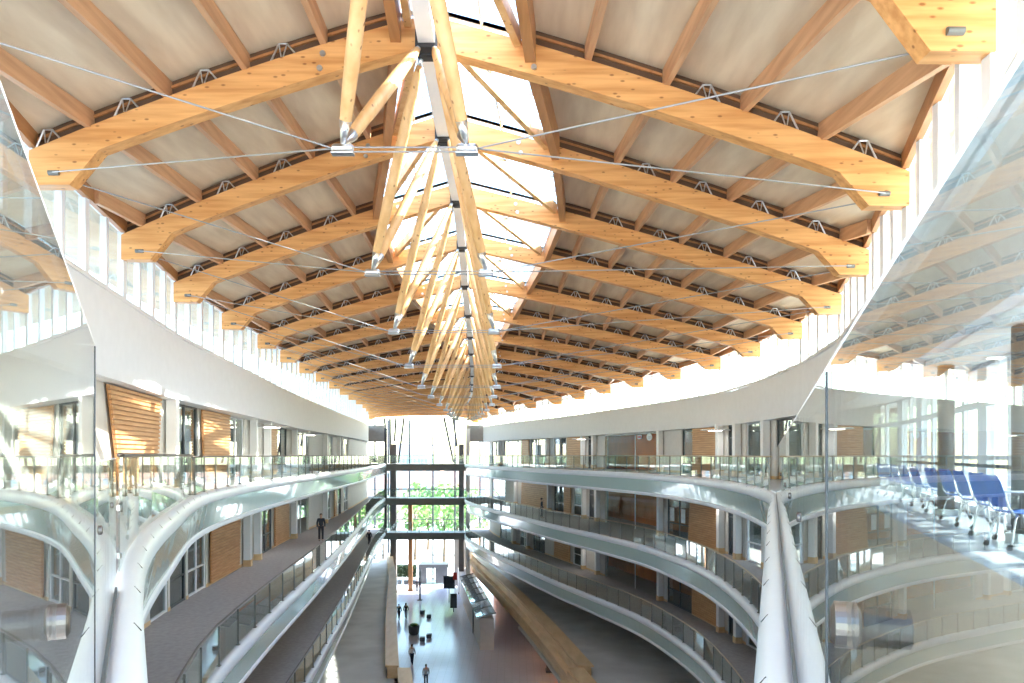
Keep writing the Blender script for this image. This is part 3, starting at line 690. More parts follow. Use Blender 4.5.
R2 = [('win', 500, 511), ('col', 514, 518), ('win', 520, 528), ('col', 529, 531), ('win', 533, 545), ('wood', 556, 571, 0, -.2), ('win', 573, 582), ('col', 584, 588), ('col', 597, 603),
      ('room', 605, 660), ('col', 661.5, 665), ('win', 667, 692), ('wood', 694, 721), ('col', 722, 727), ('door', 728, 737), ('col', 740, 744), ('win', 746, 766), ('win', 776, 792)]
L4s = [('wood', 103, 157, .95, .5), ('col', 161, 169), ('win', 172, 198), ('wood', 199, 227, .3, 0), ('win', 228, 244), ('col', 246, 252), ('col', 261, 265), ('wood', 266, 275), ('win', 276, 287), ('col', 288, 294), ('room', 299, 309), ('col', 321, 324), ('win', 326, 333), ('col', 335, 337), ('win', 338, 342), ('win', 344, 349)]
L3s = [('win', 60, 120), ('win', 150, 168), ('win', 170, 186), ('win', 188, 206), ('wood', 208, 238, 0, .2), ('col', 239, 246), ('col', 250, 256), ('win', 259, 272), ('wood', 273, 287), ('col', 288, 293), ('room', 295, 309), ('col', 321, 324), ('win', 326, 331), ('wood', 333, 335), ('win', 338, 341), ('win', 344, 348)]
L2s = [('win', 150, 180), ('wood', 190, 210), ('col', 211, 215), ('win', 220, 240), ('wood', 244, 262), ('col', 264, 268), ('win', 272, 284), ('col', 288, 292), ('room', 296, 309), ('col', 321, 324)]
wall_level(4, 1, R4, 23, 90); wall_level(3, 1, R3, 5, 90); wall_level(2, 1, R2, 5, 90)
wall_level(4, -1, L4s, 5, 88); wall_level(3, -1, L3s, 5, 88); wall_level(2, -1, L2s, 5, 88)
# outer back walls behind the rooms
for side in (-1, 1):
    cur = WL if side < 0 else WR
    for lv, (y0, y1) in {4: (24 if side > 0 else 3, 92), 3: (3, 92), 2: (3, 92)}.items():
        rings = []
        for y in ysamples(y0, y1, 2):
            x = cur(y) + side * (bo(lv, side, y) - .1); tp = {4: 1.7 + (.2 if side < 0 else 0), 3: LV[4] - 1.2, 2: LV[3] - 1.2}[lv]
            rings.append([(x, y, LV[lv]), (x, y, tp), (x + side * .2, y, tp), (x + side * .2, y, LV[lv])])
        struct(MB().loft(rings).build('wall_outer_%s' % SIDE[side], 'grey_wall'), 'grey outer wall behind the %s gallery rooms on the %s side' % (LW[lv], SIDE[side]), 'wall')

for side in (-1, 1):
    cur = WL if side < 0 else WR
    rings = [[(cur(y) + side * 3, y, LV[1] - .5), (cur(y) + side * 3, y, LV[2] - 1.2), (cur(y) + side * 3.2, y, LV[2] - 1.2), (cur(y) + side * 3.2, y, LV[1] - .5)] for y in ysamples(2, 92, 2)]
    struct(MB().loft(rings).build('wall_deck_%s' % SIDE[side], 'cream_wall'), 'plain wall at the back of the lower deck on the %s side' % SIDE[side], 'wall')
struct(MB().box((0, 1.6, -10.6), (24, .3, 15.6)).build('wall_back', 'cream_wall'), 'plain wall below the gallery at the camera end', 'wall')
struct(MB().box((-6.6, 93.5, (LV[0] + LV[2]) / 2), (2.6, .3, LV[2] - LV[0] - 1)).build('wall_end', 'cream_wall'), 'pale wall beside the entrance at the right of the far glass end', 'wall')

# ------------------------------------------------------------------ near right lounge facade
GRfac = lambda y: .118 + .381 * y + 3.95
ps = [-1, 1.8, 4.6, 7.4, 10.2, 13.0, 15.8, 18.6, 21.4, 23.5]
for i, (a, b_) in enumerate(zip(ps, ps[1:])):
    A = Vector((GRfac(a), a, 0)); B2 = Vector((GRfac(b_), b_, 0)) if b_ < 22 else Vector((WR(23.2), b_, 0))
    w = sthing(wname(), (A.x, A.y, -1.15), 'tall white framed outside window behind the blue chairs, %s from the camera' % nth(i), 'window')
    fr = MB(); u = Vector((0, 0, 1))
    fr.bar(A - u * 1.15, A + u * 1.78, .26, .16, up=(1, 0, 0))
    for z, hh in ((-1.08, .14), (-.05, .08), (.98, .12), (1.72, .12)): fr.bar(A + u * z, B2 + u * z, .14, hh)
    m_ = A.lerp(B2, .5); fr.bar(m_ - u * 1.15, m_ + u * 1.78, .08, .1, up=(1, 0, 0))
    fr.build('frame', 'window_frame', w)
    MB().bar(A + u * .3, B2 + u * .3, .02, 2.9).build('pane', 'clear_glass', w)
e = thing('window_rail', 'dark horizontal rail along the outside windows behind the blue chairs', 'railing', (GRfac(2) - .18, 2, -1.15))
MB().tube([(GRfac(y) - .18, y, -.2) for y in (-1, 8, 16, 21.8)], .035, 8).build('handrail', 'dark_frame', e, smooth=True)
for y in (-.8, 3, 7, 11, 15, 19): MB().tube([(GRfac(y) - .18, y, -1.15), (GRfac(y) - .18, y, -.2)], .018, 8).build('post', 'dark_frame', e)
for i, y in enumerate((9.0, 13.05)):
    x = GRfac(y) - .75
    e = thing('column', ['dark round column beside the nearer blue chairs in the right lounge', 'dark round column among the farther blue chairs in the right lounge'][i], 'column', (x, y, -1.15), 'dark lounge columns')
    MB().tube([(x, y, -1.15), (x, y, 1.7)], .14, 20).build('shaft', 'column_grey', e, smooth=True)
    MB().tube([(x, y, -1.15), (x, y, -1.03)], .2, 20).build('collar', 'steel', e)
sf = []
for y in ysamples(.2, 21, 1.5):
    a = .118 + .381 * y + .05; sf.append([(a, y, -1.148), (a + 2.0, y, -1.148), (a + 2.0, y, -1.135), (a, y, -1.135)])
struct(MB().loft(sf).build('floor', 'tan_floor'), 'tan floor strip behind the right hand glass screen', 'floor')
# downlights in the top ceilings
k = 0
for side, ylist in ((1, [6, 9, 12, 15.5, 19, 23, 28]), (-1, [8, 12, 16, 21, 27, 34])):
    for y in ylist:
        cur = ECUR[side]; x = cur(y) + side * 1.3; z = lin(BL if side < 0 else BR, y)
        e = thing('downlight', 'round recessed downlight in the white ceiling on the %s side, %s from the camera' % (SIDE[side], nth(k % 7)), 'ceiling light', (x, y, z), 'recessed downlights')
        MB().tube([(x, y, z + .01), (x, y, z - .02)], [.17, .16], 20).build('trim_ring', 'white_paint', e)
        MB().tube([(x, y, z - .021), (x, y, z - .026)], .11, 20).build('lens', 'downlight_lens', e); k += 1
    k = 0
# big round ceiling lights
for i, (lv, side, px, wd) in enumerate([(4, -1, 254, .9), (4, -1, 296, .8), (3, -1, 262, .9), (3, -1, 302, .8), (4, 1, 731, .8), (3, 1, 726, .8), (3, 1, 594, .8), (2, 1, 592, .8), (4, 1, 591, .8), (3, 1, 520, .8)]):
    cur = WL if side < 0 else WR; y = cur.at_px(px); tp = lin(BL if side < 0 else BR, y) if lv == 4 else LV[lv + 1] - 1.2
    p = wpt(side, y, tp - .32, .9)
    e = thing('disc_light', 'white disc ceiling light, %s gallery on the %s side, %s' % (LW[lv], SIDE[side], 'near the orange bay' if px in (296, 302, 594, 592, 591) else ('at the far end' if px == 520 else 'by the nearer columns')), 'ceiling light', p, 'disc ceiling lights')
    MB().tube([p, p + Vector((0, 0, .02)), p + Vector((0, 0, .07))], [wd * .8, wd, wd * .93], 32).build('disc', 'white_paint', e)
    MB().tube([p + Vector((0, 0, .07)), p + Vector((0, 0, .34))], .03, 8).build('stem', 'steel', e)
    MB().tube([p - Vector((0, 0, .012)), p - Vector((0, 0, .001))], wd * .45, 24).build('diffuser', 'lamp_disc', e)

# ------------------------------------------------------------------ far end: bridges, columns, glass end wall
XL, XR_ = -16.3, -5.75
for lv in (4, 3, 2):
    h = LV[lv]; nm = {4: 'top', 3: 'middle', 2: 'lowest'}[lv]
    e = thing('footbridge', '%s grey footbridge crossing the far end of the atrium' % nm, 'bridge', ((XL + XR_) / 2, 88, h), None)
    MB().box(((XL + XR_) / 2, 88.1, h - .45), (XR_ - XL, 2.4, .85)).build('deck_beam', 'grey_steel', e)
    MB().box(((XL + XR_) / 2, 88.1, h - .01), (XR_ - XL, 2.4, .03)).build('walkway', 'deck_concrete', e)
    for yy_ in (86.95, 89.2):
        n_ = 7
        for j in range(n_):
            a = XL + (XR_ - XL) * j / n_; b_ = XL + (XR_ - XL) * (j + 1) / n_
            MB().box(((a + b_) / 2, yy_, h + .57), (b_ - a - .04, .015, 1.05)).build('pane', 'guard_glass', e)
            MB().box((b_ - .02, yy_, h + .55), (.05, .05, 1.1)).build('post', 'grey_steel', e)
        MB().box(((XL + XR_) / 2, yy_, h + 1.13), (XR_ - XL, .07, .06)).build('handrail', 'grey_steel', e)
def end_col(px0, px1, y, z0, z1, mat, lab, round_=False):
    x0, x1 = (px0 - 512) / 683 * y, (px1 - 512) / 683 * y; x = (x0 + x1) / 2; w = abs(x1 - x0)
    e = thing('column', lab, 'column', (x, y, z0))
    MB().box((x, y, (z0 + z1) / 2), (w, w, z1 - z0)).build('shaft', mat, e)
    MB().box((x, y, z1 + .04), (w * 1.25, w * 1.25, .08)).build('cap', mat, e)
    MB().box((x, y, z0 + .1), (w * 1.2, w * 1.2, .2)).build('base', mat, e)
end_col(390.5, 396.5, 90.6, LV[0], 1.35, 'column_grey', 'thick dark square column at the left of the far glass end')
end_col(459, 464, 90.6, LV[0], 1.35, 'column_grey', 'thick dark square column at the right of the far glass end')
end_col(408.5, 412.5, 92.5, LV[0], LV[3] - 1, 'rust_column', 'rust brown column rising behind the footbridges at the far end')
end_col(466, 470, 87.5, LV[0], 3.3, 'white_paint', 'white column where the right galleries meet the footbridges')
end_col(384.5, 387, 87.2, LV[2], 3.3, 'dark_frame', 'dark narrow column where the left galleries meet the footbridges')
# end wall glazing
YE = 101.0
w = sthing(wname(), (-12, YE, LV[0]), 'tall glazed end wall with thin dark mullions behind the footbridges', 'window')
x0, x1 = -21.5, -3.0
MB().box(((x0 + x1) / 2, YE, (LV[0] + 5.2) / 2), (x1 - x0, .02, 5.2 - LV[0])).build('pane', 'clear_glass', w)
fr = MB()
for px in (362, 375, 388.5, 409.5, 433, 455, 468, 480):
    x = (px - 512) / 683 * YE; fr.box((x, YE, (LV[0] + 5.2) / 2), (.24, .24, 5.2 - LV[0]))
for z in (LV[3] + .4, LV[2] + .4, LV[1] - .6, LV[0] + .1): fr.box(((x0 + x1) / 2, YE, z), (x1 - x0, .12, .1))
fr.build('mullion', 'dark_frame', w)
# raking struts above the top footbridge
for i, (pa, pb) in enumerate([((404, 418), (398.5, 462)), ((396, 418), (394.5, 441)), ((390, 420), (390.5, 455)), ((444, 418), (453.5, 462)), ((453, 418), (457, 446)), ((384, 420), (386, 430))]):
    y = 91.5
    a = Vector(((pa[0] - 512) / 683 * y, y, 5.0)); b_ = Vector(((pb[0] - 512) / 683 * y, y, (455 - pb[1]) / 683 * y))
    e = thing('raking_post', 'thin dark raking post under the far roof edge, %s from the left' % nth([3, 2, 1, 4, 5, 0][i]), 'post', b_, 'raking posts at the far end')
    MB().tube([a, b_], .14, 8).build('shaft', 'dark_frame', e)
    MB().box(tuple(b_), (.3, .3, .1)).build('foot', 'dark_frame', e)
# far fascia returns
for side, xa, xb in ((-1, -20.0, -16.3), (1, -5.8, -3.6)):
    struct(MB().box(((xa + xb) / 2, 87.6, 2.75), (abs(xb - xa), .3, 2.1)).build('wall_end_%s' % SIDE[side], 'grey_wall'), 'dark end of the fascia band on the %s side of the far glass' % SIDE[side], 'wall')

# ------------------------------------------------------------------ decks with timber parapets and the ground floor
PR = Curve([(38, 5.1), (43.4, 4.2), (52, 2.8), (62, .95), (78, -2.4), (90, -5.0), (97, -6)])
PL = Curve([(20, -2.6), (30, -4.6), (45, -7.5), (60, -10.2), (75, -12.7), (88, -15.3), (97, -17.0)])
h1 = LV[1]
for side, cur in ((-1, PL), (1, PR)):
    s = SIDE[side]; rings = []
    for y in ysamples(2, 93, 2):
        x = cur(y) + side * .3; xo = (WL if side < 0 else WR)(y) + side * 3
        rings.append([(x, y, h1), (xo, y, h1), (xo, y, h1 - .5), (x, y, h1 - .5)])
    struct(MB().loft(rings).build('floor', 'deck_concrete'), 'pale concrete deck below the galleries on the %s side' % s, 'floor')
    for part, (ya, yb, sh, dz) in enumerate(((20, 43, -.75 * 1, 0), (43.4, 93, 0, 0))):
        ys = ysamples(ya, yb, 2)
        def R(u0, u1, z0, z1):
            rr = []
            for y in ys:
                x = cur(y) + side * sh
                rr.append([(x + side * u0, y, z0), (x + side * u1, y, z0), (x + side * u1, y, z1), (x + side * u0, y, z1)])
            return MB().loft(rr)
        lab = ('near wooden parapet, stepped out towards the hall, edging the %s deck' if part == 0 else 'long wooden parapet with broad flat coping edging the %s deck') % s
        e = thing('timber_parapet', lab, 'parapet', (cur(ya), ya, h1))
        R(.05, .75, h1 - .0, h1 + .72).build('upstand', 'pale_wood', e)
        R(0, 1.0 if side > 0 else .85, h1 + .72, h1 + .82).build('coping', 'pale_wood', e)
        R(-.04, .05, h1 - 1.5, h1 + .66).build('face_board', 'pale_wood', e)
        if side > 0: R(-.55, -.04, h1 - .1, h1 + .02).build('lower_ledge', 'pale_wood', e)
        R(.8 if side > 0 else .7, .84 if side > 0 else .74, h1, h1 + .7).build('inner_face', 'pale_wood', e)
    # wall under the deck down to the ground
    rings = []
    off = 0.1 if side < 0 else 3.2
    for y in ysamples(20, 96, 2):
        x = cur(y) + side * off; rings.append([(x, y, LV[0]), (x + side * .2, y, LV[0]), (x + side * .2, y, h1 - .5), (x, y, h1 - .5)])
    struct(MB().loft(rings).build('wall_ground_%s' % s, 'cream_wall' if side < 0 else 'orange_wall'), 'ground storey wall under the %s deck' % s, 'wall')
struct(MB().box((-8, 40.5, LV[0] - .1), (60, 121, .2)).build('floor', 'ground_tiles'), 'glossy tiled ground floor of the atrium', 'floor')
# right ground pavilion
e = thing('ground_pavilion', 'long white ground floor pavilion under a sloping glass canopy by the right deck', 'kiosk', (-4, 80, LV[0]))
def PV(y): return lin([(64.4, -3.0), (94.5, -7.6)], y)
ys = ysamples(64.4, 95, 3)
MB().loft([[(PV(y), y, LV[0]), (PV(y) + 1.3, y, LV[0]), (PV(y) + 1.3, y, LV[0] + 3.0), (PV(y), y, LV[0] + 3.0)] for y in ys]).build('body', 'cream_wall', e)
MB().loft([[(PV(y) - .3, y, LV[0] + 2.98), (PV(y) + 1.5, y, h1 - .75), (PV(y) + 1.5, y, h1 - .7), (PV(y) - .3, y, LV[0] + 3.06)] for y in ysamples(64.4, 86, 3)]).build('canopy', 'canopy_glass', e)
for y in ysamples(64.4, 86, 3.2): MB().bar((PV(y) - .3, y, LV[0] + 3.1), (PV(y) + 1.5, y, h1 - .66), .06, .06).build('canopy_rib', 'grey_steel', e)
MB().box((PV(71) - .02, 71, LV[0] + 1.2), (.1, 1.1, 2.4)).build('doorway', 'dark_frame', e)
for i, y in enumerate((46, 52, 58)):
    x = PR(y) + 1.5
    e = thing('column', 'dark column in the lit shop front under the right deck, %s from the camera' % nth(i), 'column', (x, y, LV[0]), 'shop front columns')
    MB().box((x, y, (LV[0] + h1 - .5) / 2), (.6, .6, h1 - .5 - LV[0])).build('shaft', 'column_grey', e); MB().box((x, y, LV[0] + .1), (.72, .72, .2)).build('base', 'dark_frame', e)
e = thing('shop_canopy', 'pale metal ledge running under the right deck edge', 'ledge', (PR(50), 50, h1 - 1.6))
MB().loft([[(PR(y) - .2, y, h1 - 1.75), (PR(y) + .3, y, h1 - 1.75), (PR(y) + .3, y, h1 - 1.5), (PR(y) - .2, y, h1 - 1.6)] for y in ysamples(36, 63, 2)]).build('ledge', 'soffit', e)
MB().loft([[(PR(y) + .2, y, h1 - 1.75), (PR(y) + .26, y, h1 - 1.75), (PR(y) + .26, y, h1 - 1.1), (PR(y) + .2, y, h1 - 1.1)] for y in ysamples(36, 63, 2)]).build('glass_strip', 'canopy_glass', e)
for i, y in enumerate((42, 49, 56, 62)):
    x = PR(y) + 1.9; z = h1 - .52
    e = thing('shop_lamp', 'warm ceiling lamp in the shop front under the right deck, %s from the camera' % nth(i), 'ceiling light', (x, y, z), 'warm shop lamps')
    MB().tube([(x, y, z), (x, y, z - .3)], .02, 6).build('stem', 'steel', e)
    MB().tube([(x, y, z - .3), (x, y, z - .45)], [.12, .4], 16).build('shade', 'dark_frame', e)
    MB().ball((x, y, z - .5), (.13, .13, .13), 12, 8).build('bulb', 'lamp_warm', e)
# entrance vestibule
def gx(px, y): return (px - 512) / 683 * y
vx0, vx1, vy = gx(420, 98.5), gx(448, 98.5), 98.5
e = thing('entrance_vestibule', 'dark glazed entrance vestibule box at the far end of the ground floor', 'vestibule', ((vx0 + vx1) / 2, vy, LV[0]))
zt = LV[0] + 2.7
MB().box(((vx0 + vx1) / 2, vy, zt - .15), (vx1 - vx0, 2.6, .5)).build('roof', 'dark_frame', e)
for x in (vx0 + .1, vx1 - .1): MB().box((x, vy, (LV[0] + zt) / 2), (.2, 2.4, zt - LV[0])).build('side_panel', 'dark_frame', e)
for a, b_ in ((vx0, gx(427.5, 98.5)), (gx(436.5, 98.5), vx1)): MB().box(((a + b_) / 2, vy - 1.2, (LV[0] + zt) / 2), (b_ - a, .06, zt - LV[0] - .3)).build('front_panel', 'dark_frame', e)
for a in (gx(429.7, 98.5), gx(434.3, 98.5)):
    d = MB().box((a, vy - 1.2, LV[0] + 1.15), (.55, .05, 2.2)).build('door', 'guard_glass', e)
    MB().box((a, vy - 1.25, LV[0] + 1.1), (.06, .05, .5)).build('handle', 'steel', d)
# hall objects
def gp(px, py, lv=0): y = -LV[lv] * 683 / (py - 455); return Vector((gx(px, y), y, LV[lv]))
p = gp(414, 634)
e = thing('round_planter', 'large round black tub standing alone on the tiled hall floor', 'planter', p)
MB().tube([p, p + Vector((0, 0, .15)), p + Vector((0, 0, .8)), p + Vector((0, 0, .9)), p + Vector((0, 0, .82))], [.42, .52, .58, .55, .46], 24).build('tub', 'dark_frame', e, smooth=True)
MB().ball(p + Vector((0, 0, .95)), (.42, .42, .18), 12, 7, .08).build('soil_and_moss', 'leaf', e)
for i, (px, py, nm) in enumerate([(422.5, 614, 'black cube stool left of the farther pair of stools'), (429, 618, 'black cube stool right of the farther pair of stools'), (422.5, 641, 'black cube stool left of the nearer pair of stools'), (429, 638, 'black cube stool right of the nearer pair of stools')]):
    p = gp(px, py); e = thing('cube_stool', nm, 'stool', p, 'black cube stools on the hall floor')
    MB().box(tuple(p + Vector((0, 0, .24))), (.5, .5, .36)).build('seat', 'dark_frame', e, bevel=.03); MB().box(tuple(p + Vector((0, 0, .03))), (.42, .42, .06)).build('plinth', 'black_rubber', e)
for i, (px, zt_, y, w_, h_) in enumerate([(449, -15.1, 85, 1.3, 1.5), (453.5, -16.3, 80, .7, 1.6)]):
    x = gx(px, y)
    e = thing('hanging_display', ['wide black display screen hanging in front of the vestibule', 'narrow black display screen hanging nearer the white pavilion'][i], 'display', (x, y, zt_))
    MB().box((x, y, zt_ - h_ / 2), (w_, .15, h_)).build('screen', 'dark_glassy', e); MB().box((x, y + .09, zt_ - h_ / 2), (w_ + .08, .05, h_ + .08)).build('casing', 'black_rubber', e)
    MB().tube([(x, y + .1, LV[0]), (x, y + .1, zt_)], .05, 8).build('stand', 'black_steel', e)
p = gp(420, 600)
e = thing('totem_sign', 'slender dark totem post standing in the bright hall', 'post', p)
MB().box(tuple(p + Vector((0, 0, 1.9))), (.22, .22, 3.8)).build('shaft', 'dark_frame', e); MB().box(tuple(p + Vector((0, 0, .04))), (.6, .6, .08)).build('foot', 'dark_frame', e)
p = gp(455, 586); 
e = thing('banner_sign', 'small red sign fixed above the white pavilion near the screens', 'sign', (gx(455, 84), 84, -14.9))
MB().box((gx(455, 84), 84, -14.9), (.5, .1, .9)).build('face', 'red_sign', e); MB().tube([(gx(455, 84), 84.1, -18.4), (gx(455, 84), 84.1, -14.5)], .04, 8).build('pole', 'steel', e)
# wall signs on the top gallery
def wall_sign(side, px, py, off, kind, lab):
    cur = WL if side < 0 else WR; y = cur.at_px(px); p = wpt(side, y, 0, off); p.z = (455 - py) / 683 * p.y
    e = thing('wall_sign', lab, 'sign', p); n_ = normal(cur, y, side); t_ = Vector((0, 0, 1)).cross(n_)
    if kind == 'oval':
        ring = [p + t_ * (.42 * math.cos(a)) + Vector((0, 0, .25 * math.sin(a))) for a in [2 * math.pi * i / 24 for i in range(24)]]
        MB().prism(ring, n_ * .04).build('plate', 'poster_white', e)
        MB().bar(p + n_ * .045 - t_ * .25, p + n_ * .045 + t_ * .25, .01, .05).bar(p + n_ * .045 - t_ * .18 + Vector((0, 0, -.1)), p + n_ * .045 + t_ * .18 + Vector((0, 0, -.1)), .01, .035).build('marking', 'grey_cloth', e)
    else:
        MB().bar(p - t_ * .3, p + t_ * .3, .04, .3).build('plate', 'poster_white', e)
        MB().bar(p + n_ * .025 - t_ * .22, p + n_ * .025 + t_ * .22, .01, .12).build('marking', 'red_sign', e)
wall_sign(1, 651, 437, .1, 'oval', 'white oval sign hanging in the orange bay of the right top gallery')
wall_sign(1, 641, 437, .1, 'exit', 'small red and white exit type sign in the orange bay of the right top gallery')
wall_sign(-1, 305, 431, .15, 'exit', 'small red and white sign above the orange bay of the left top gallery')
# posters in the right second gallery window
for i, px in enumerate((673, 684)):
    y = WR.at_px(px); p = wpt(1, y, LV[3] + 1.6, .06); n_ = normal(WR, y, 1); t_ = Vector((0, 0, 1)).cross(n_)
    e = thing('notice_board', ['left notice sheet in the window of the right second gallery', 'right notice sheet in the window of the right second gallery'][i], 'notice', p)
    MB().bar(p - t_ * .3, p + t_ * .3, .015, .9).build('sheet', 'poster_white', e); MB().bar(p - t_ * .34 + Vector((0, 0, .47)), p + t_ * .34 + Vector((0, 0, .47)), .03, .04).build('clip_rail', 'dark_frame', e)

# ------------------------------------------------------------------ blue chairs with writing tablets and castors
def make_chair():
    e = thing('tablet_chair', 'x', 'chair', (0, 0, 0), 'blue tablet chairs in the right lounge')
    # seat shell: curved bucket profile
    def shell(prof, half, th):
        rings = []
        for (y, z, w_) in prof:
            rings.append([(.84 * w_ * math.sin(t) , y + .035 * (1 - math.cos(t * 1.2)) , z + .03 * (1 - math.cos(t)) ) for t in [-1.25, -.8, -.4, 0, .4, .8, 1.25]])
        o = MB().loft(rings, close=False, cap=False); return o
    st = shell([(-.22, .45, .2), (-.18, .44, .24), (0, .43, .25), (.16, .44, .25), (.21, .46, .22)], 0, 0).build('seat', 'blue_plastic', e, smooth=True)
    bk = shell([(.21, .50, .20), (.24, .60, .23), (.27, .72, .24), (.31, .84, .23), (.33, .90, .17)], 0, 0).build('backrest', 'blue_plastic', e, smooth=True)
    for o in (st, bk):
        md = o.modifiers.new('solid', 'SOLIDIFY'); md.thickness = .018; md.offset = 0
        md = o.modifiers.new('sub', 'SUBSURF'); md.levels = 1; md.render_levels = 1
    for sx in (-1, 1):
        MB().tube([(sx * .17, .16, .42), (sx * .19, .24, .52), (sx * .17, .28, .72)], .012, 8).build('back_tube', 'steel', e, smooth=True)
        for sy in (-1, 1):
            l = MB().tube([(sx * .12, sy * .10, .42), (sx * .2, sy * .17, .36), (sx * .225, sy * .20, .25), (sx * .235, sy * .22, .12), (sx * .24, sy * .25, .06)], .013, 8).build('leg', 'steel', e, smooth=True)
            MB().tube([(sx * .24 - .018, sy * .26, .028), (sx * .24 + .018, sy * .26, .028)], .028, 12).box((sx * .24, sy * .25, .055), (.045, .04, .03)).build('castor', 'black_rubber', l)
    MB().tube([(.19, .16, .44), (.29, .1, .55), (.30, -.02, .67)], .012, 8).build('tablet_arm', 'steel', e, smooth=True)
    MB().prism([(.34, .08, .68), (.34, -.30, .68), (.10, -.36, .68), (.02, -.24, .68), (.18, .06, .68)], (0, 0, .016)).build('tablet', 'tablet_white', e, bevel=.004)
    return e
ch0 = make_chair()
cp = [(1020, 8.4), (1001, 9.5), (982, 10.7), (964, 12.0), (948, 13.5), (936, 15.0), (927, 16.3), (917, 17.5), (908, 18.7), (900, 19.9)]
for i, (px, y) in enumerate(cp):
    c = ch0 if i == 0 else copy_tree(ch0)
    x = min(gx(px, y), GRfac(y) - .62)
    c.location = (x, y, -1.15); c.rotation_euler = (0, 0, math.radians([84, 90, 81, 88, 93, 86, 90, 82, 87, 91][i]))
    c['label'] = 'blue shell chair with white tablet and castors in the right lounge, %s' % (['nearest the camera', 'second from the camera', 'third from the camera', 'fourth from the camera', 'fifth from the camera', 'sixth from the camera', 'seventh from the camera', 'eighth from the camera', 'second farthest', 'farthest of all'][i])

# ------------------------------------------------------------------ people
def skin_chain(name, nodes, edges, mat, parent, root=0, sub=2):
    me = bpy.data.meshes.new(name); me.from_pydata([n_[0] for n_ in nodes], edges, [])
    me.materials.append(MATS[mat]); o = bpy.data.objects.new(name, me); C.objects.link(o)
    o.parent = parent; ORIG[o] = Vector()
    md = o.modifiers.new('skin', 'SKIN'); md.use_smooth_shade = True
    for i, n_ in enumerate(nodes):
        r = n_[1]; r = (r, r) if isinstance(r, (int, float)) else r
        me.skin_vertices[0].data[i].radius = r; me.skin_vertices[0].data[i].use_root = (i == root)
    md2 = o.modifiers.new('sub', 'SUBSURF'); md2.levels = 1; md2.render_levels = sub
    return o
def person(loc, rot, label, stride=.22, top_mat='dark_cloth', leg_mat='dark_cloth', swing=.18, bag=False, bend=0):
    e = thing('person', label, 'person', (0, 0, 0), None)
    L = {}
    nodes = []; edges = []
    def add(p, r, par=None):
        nodes.append((p, r)); i = len(nodes) - 1
        if par is not None: edges.append((par, i))
        return i
    pel = add((0, 0, .95), (.145, .10))
    wst = add((0, 0, 1.10), (.13, .09), pel); chs = add((0, .01, 1.32), (.16, .105), wst); nk = add((0, .0, 1.47), (.06, .06), chs)
    hb = add((0, -.01, 1.56), (.07, .085), nk); hm = add((0, -.015, 1.64), (.078, .098), hb); ht = add((0, -.005, 1.72), (.055, .07), hm)
    nose = add((0, -.115, 1.615), .014, hm)
    legs = []; arms = []
    for sx in (-1, 1):
        f = stride * sx
        hip = add((sx * .09, 0, .90), (.085, .085), pel); kn = add((sx * .10, -f * .55 - .02, .50), (.055, .058), hip)
        an = add((sx * .10, -f * 1.0 + (.06 if f < 0 else 0), .09), (.037, .042), kn); toe = add((sx * .105, -f * 1.0 - .15 + (.06 if f < 0 else 0), .035), (.038, .028), an)
        legs.append((hip, kn, an, toe))
        sh = add((sx * .185, .005, 1.40), (.055, .055), chs); el = add((sx * .24, swing * sx * .4 + .02, 1.13), (.042, .042), sh)
        wr = add((sx * .235, swing * sx - .06, .90), (.027, .03), el); pm = add((sx * .235, swing * sx - .08, .83), (.024, .038), wr)
        for j, (dy, ln) in enumerate(((-.035, .075), (-.012, .085), (.012, .08), (.033, .062))):
            a = add((sx * .235, swing * sx - .08 + dy, .79), .0095, pm); b_ = add((sx * .228, swing * sx - .088 + dy, .79 - ln * .5), .009, a); add((sx * .215, swing * sx - .095 + dy, .79 - ln), .008, b_)
        th = add((sx * .22, swing * sx - .125, .84), .011, pm); add((sx * .212, swing * sx - .14, .80), .009, th)
        arms.append((sh, el, wr))
    skin_chain('body', nodes, edges, 'skin', e, 0, 1)
    N = lambda i, k_=1.0: (nodes[i][0], tuple(v * k_ + .012 for v in (nodes[i][1] if isinstance(nodes[i][1], tuple) else (nodes[i][1],) * 2)))
    # shirt
    n2 = [N(wst, 1.08), N(chs, 1.05), ((0, 0, 1.43), (.09, .075)), ((0, 0, .93), (.155, .115))]; e2 = [(0, 1), (1, 2), (0, 3)]
    for (sh, el, wr) in arms:
        i = len(n2); n2 += [N(sh, 1.1), N(el, 1.1), N(wr, 1.15)]; e2 += [(1, i), (i, i + 1), (i + 1, i + 2)]
    skin_chain('jacket', n2, e2, top_mat, e)
    n3 = [((0, 0, .96), (.15, .11))]; e3 = []
    for (hip, kn, an, toe) in legs:
        i = len(n3); n3 += [N(hip, 1.08), N(kn, 1.12), N(an, 1.25)]; e3 += [(0, i), (i, i + 1), (i + 1, i + 2)]
    skin_chain('trousers', n3, e3, leg_mat, e)
    for (hip, kn, an, toe) in legs:
        skin_chain('shoe', [((nodes[an][0][0], nodes[an][0][1] + .03, .045), (.042, .042)), ((nodes[toe][0][0], nodes[toe][0][1], .035), (.042, .034)), ((nodes[toe][0][0], nodes[toe][0][1] - .06, .028), (.03, .024))], [(0, 1), (1, 2)], 'black_rubber', e)
    hr = MB().ball((0, .022, 1.69), (.088, .1, .085), 14, 9); hr.ball((0, .05, 1.62), (.08, .06, .08), 12, 7); hr.build('hair', 'hair', e, smooth=True)
    fc = MB()
    for sx in (-1, 1): fc.ball((sx * .033, -.108, 1.648), (.012, .006, .008), 8, 5)
    fc.ball((0, -.106, 1.575), (.024, .006, .007), 8, 5); fc.build('eyes_and_mouth', 'hair', e)
    er = MB()
    for sx in (-1, 1): er.ball((sx * .082, 0, 1.635), (.012, .022, .032), 8, 6)
    er.build('ear', 'skin', e, smooth=True)
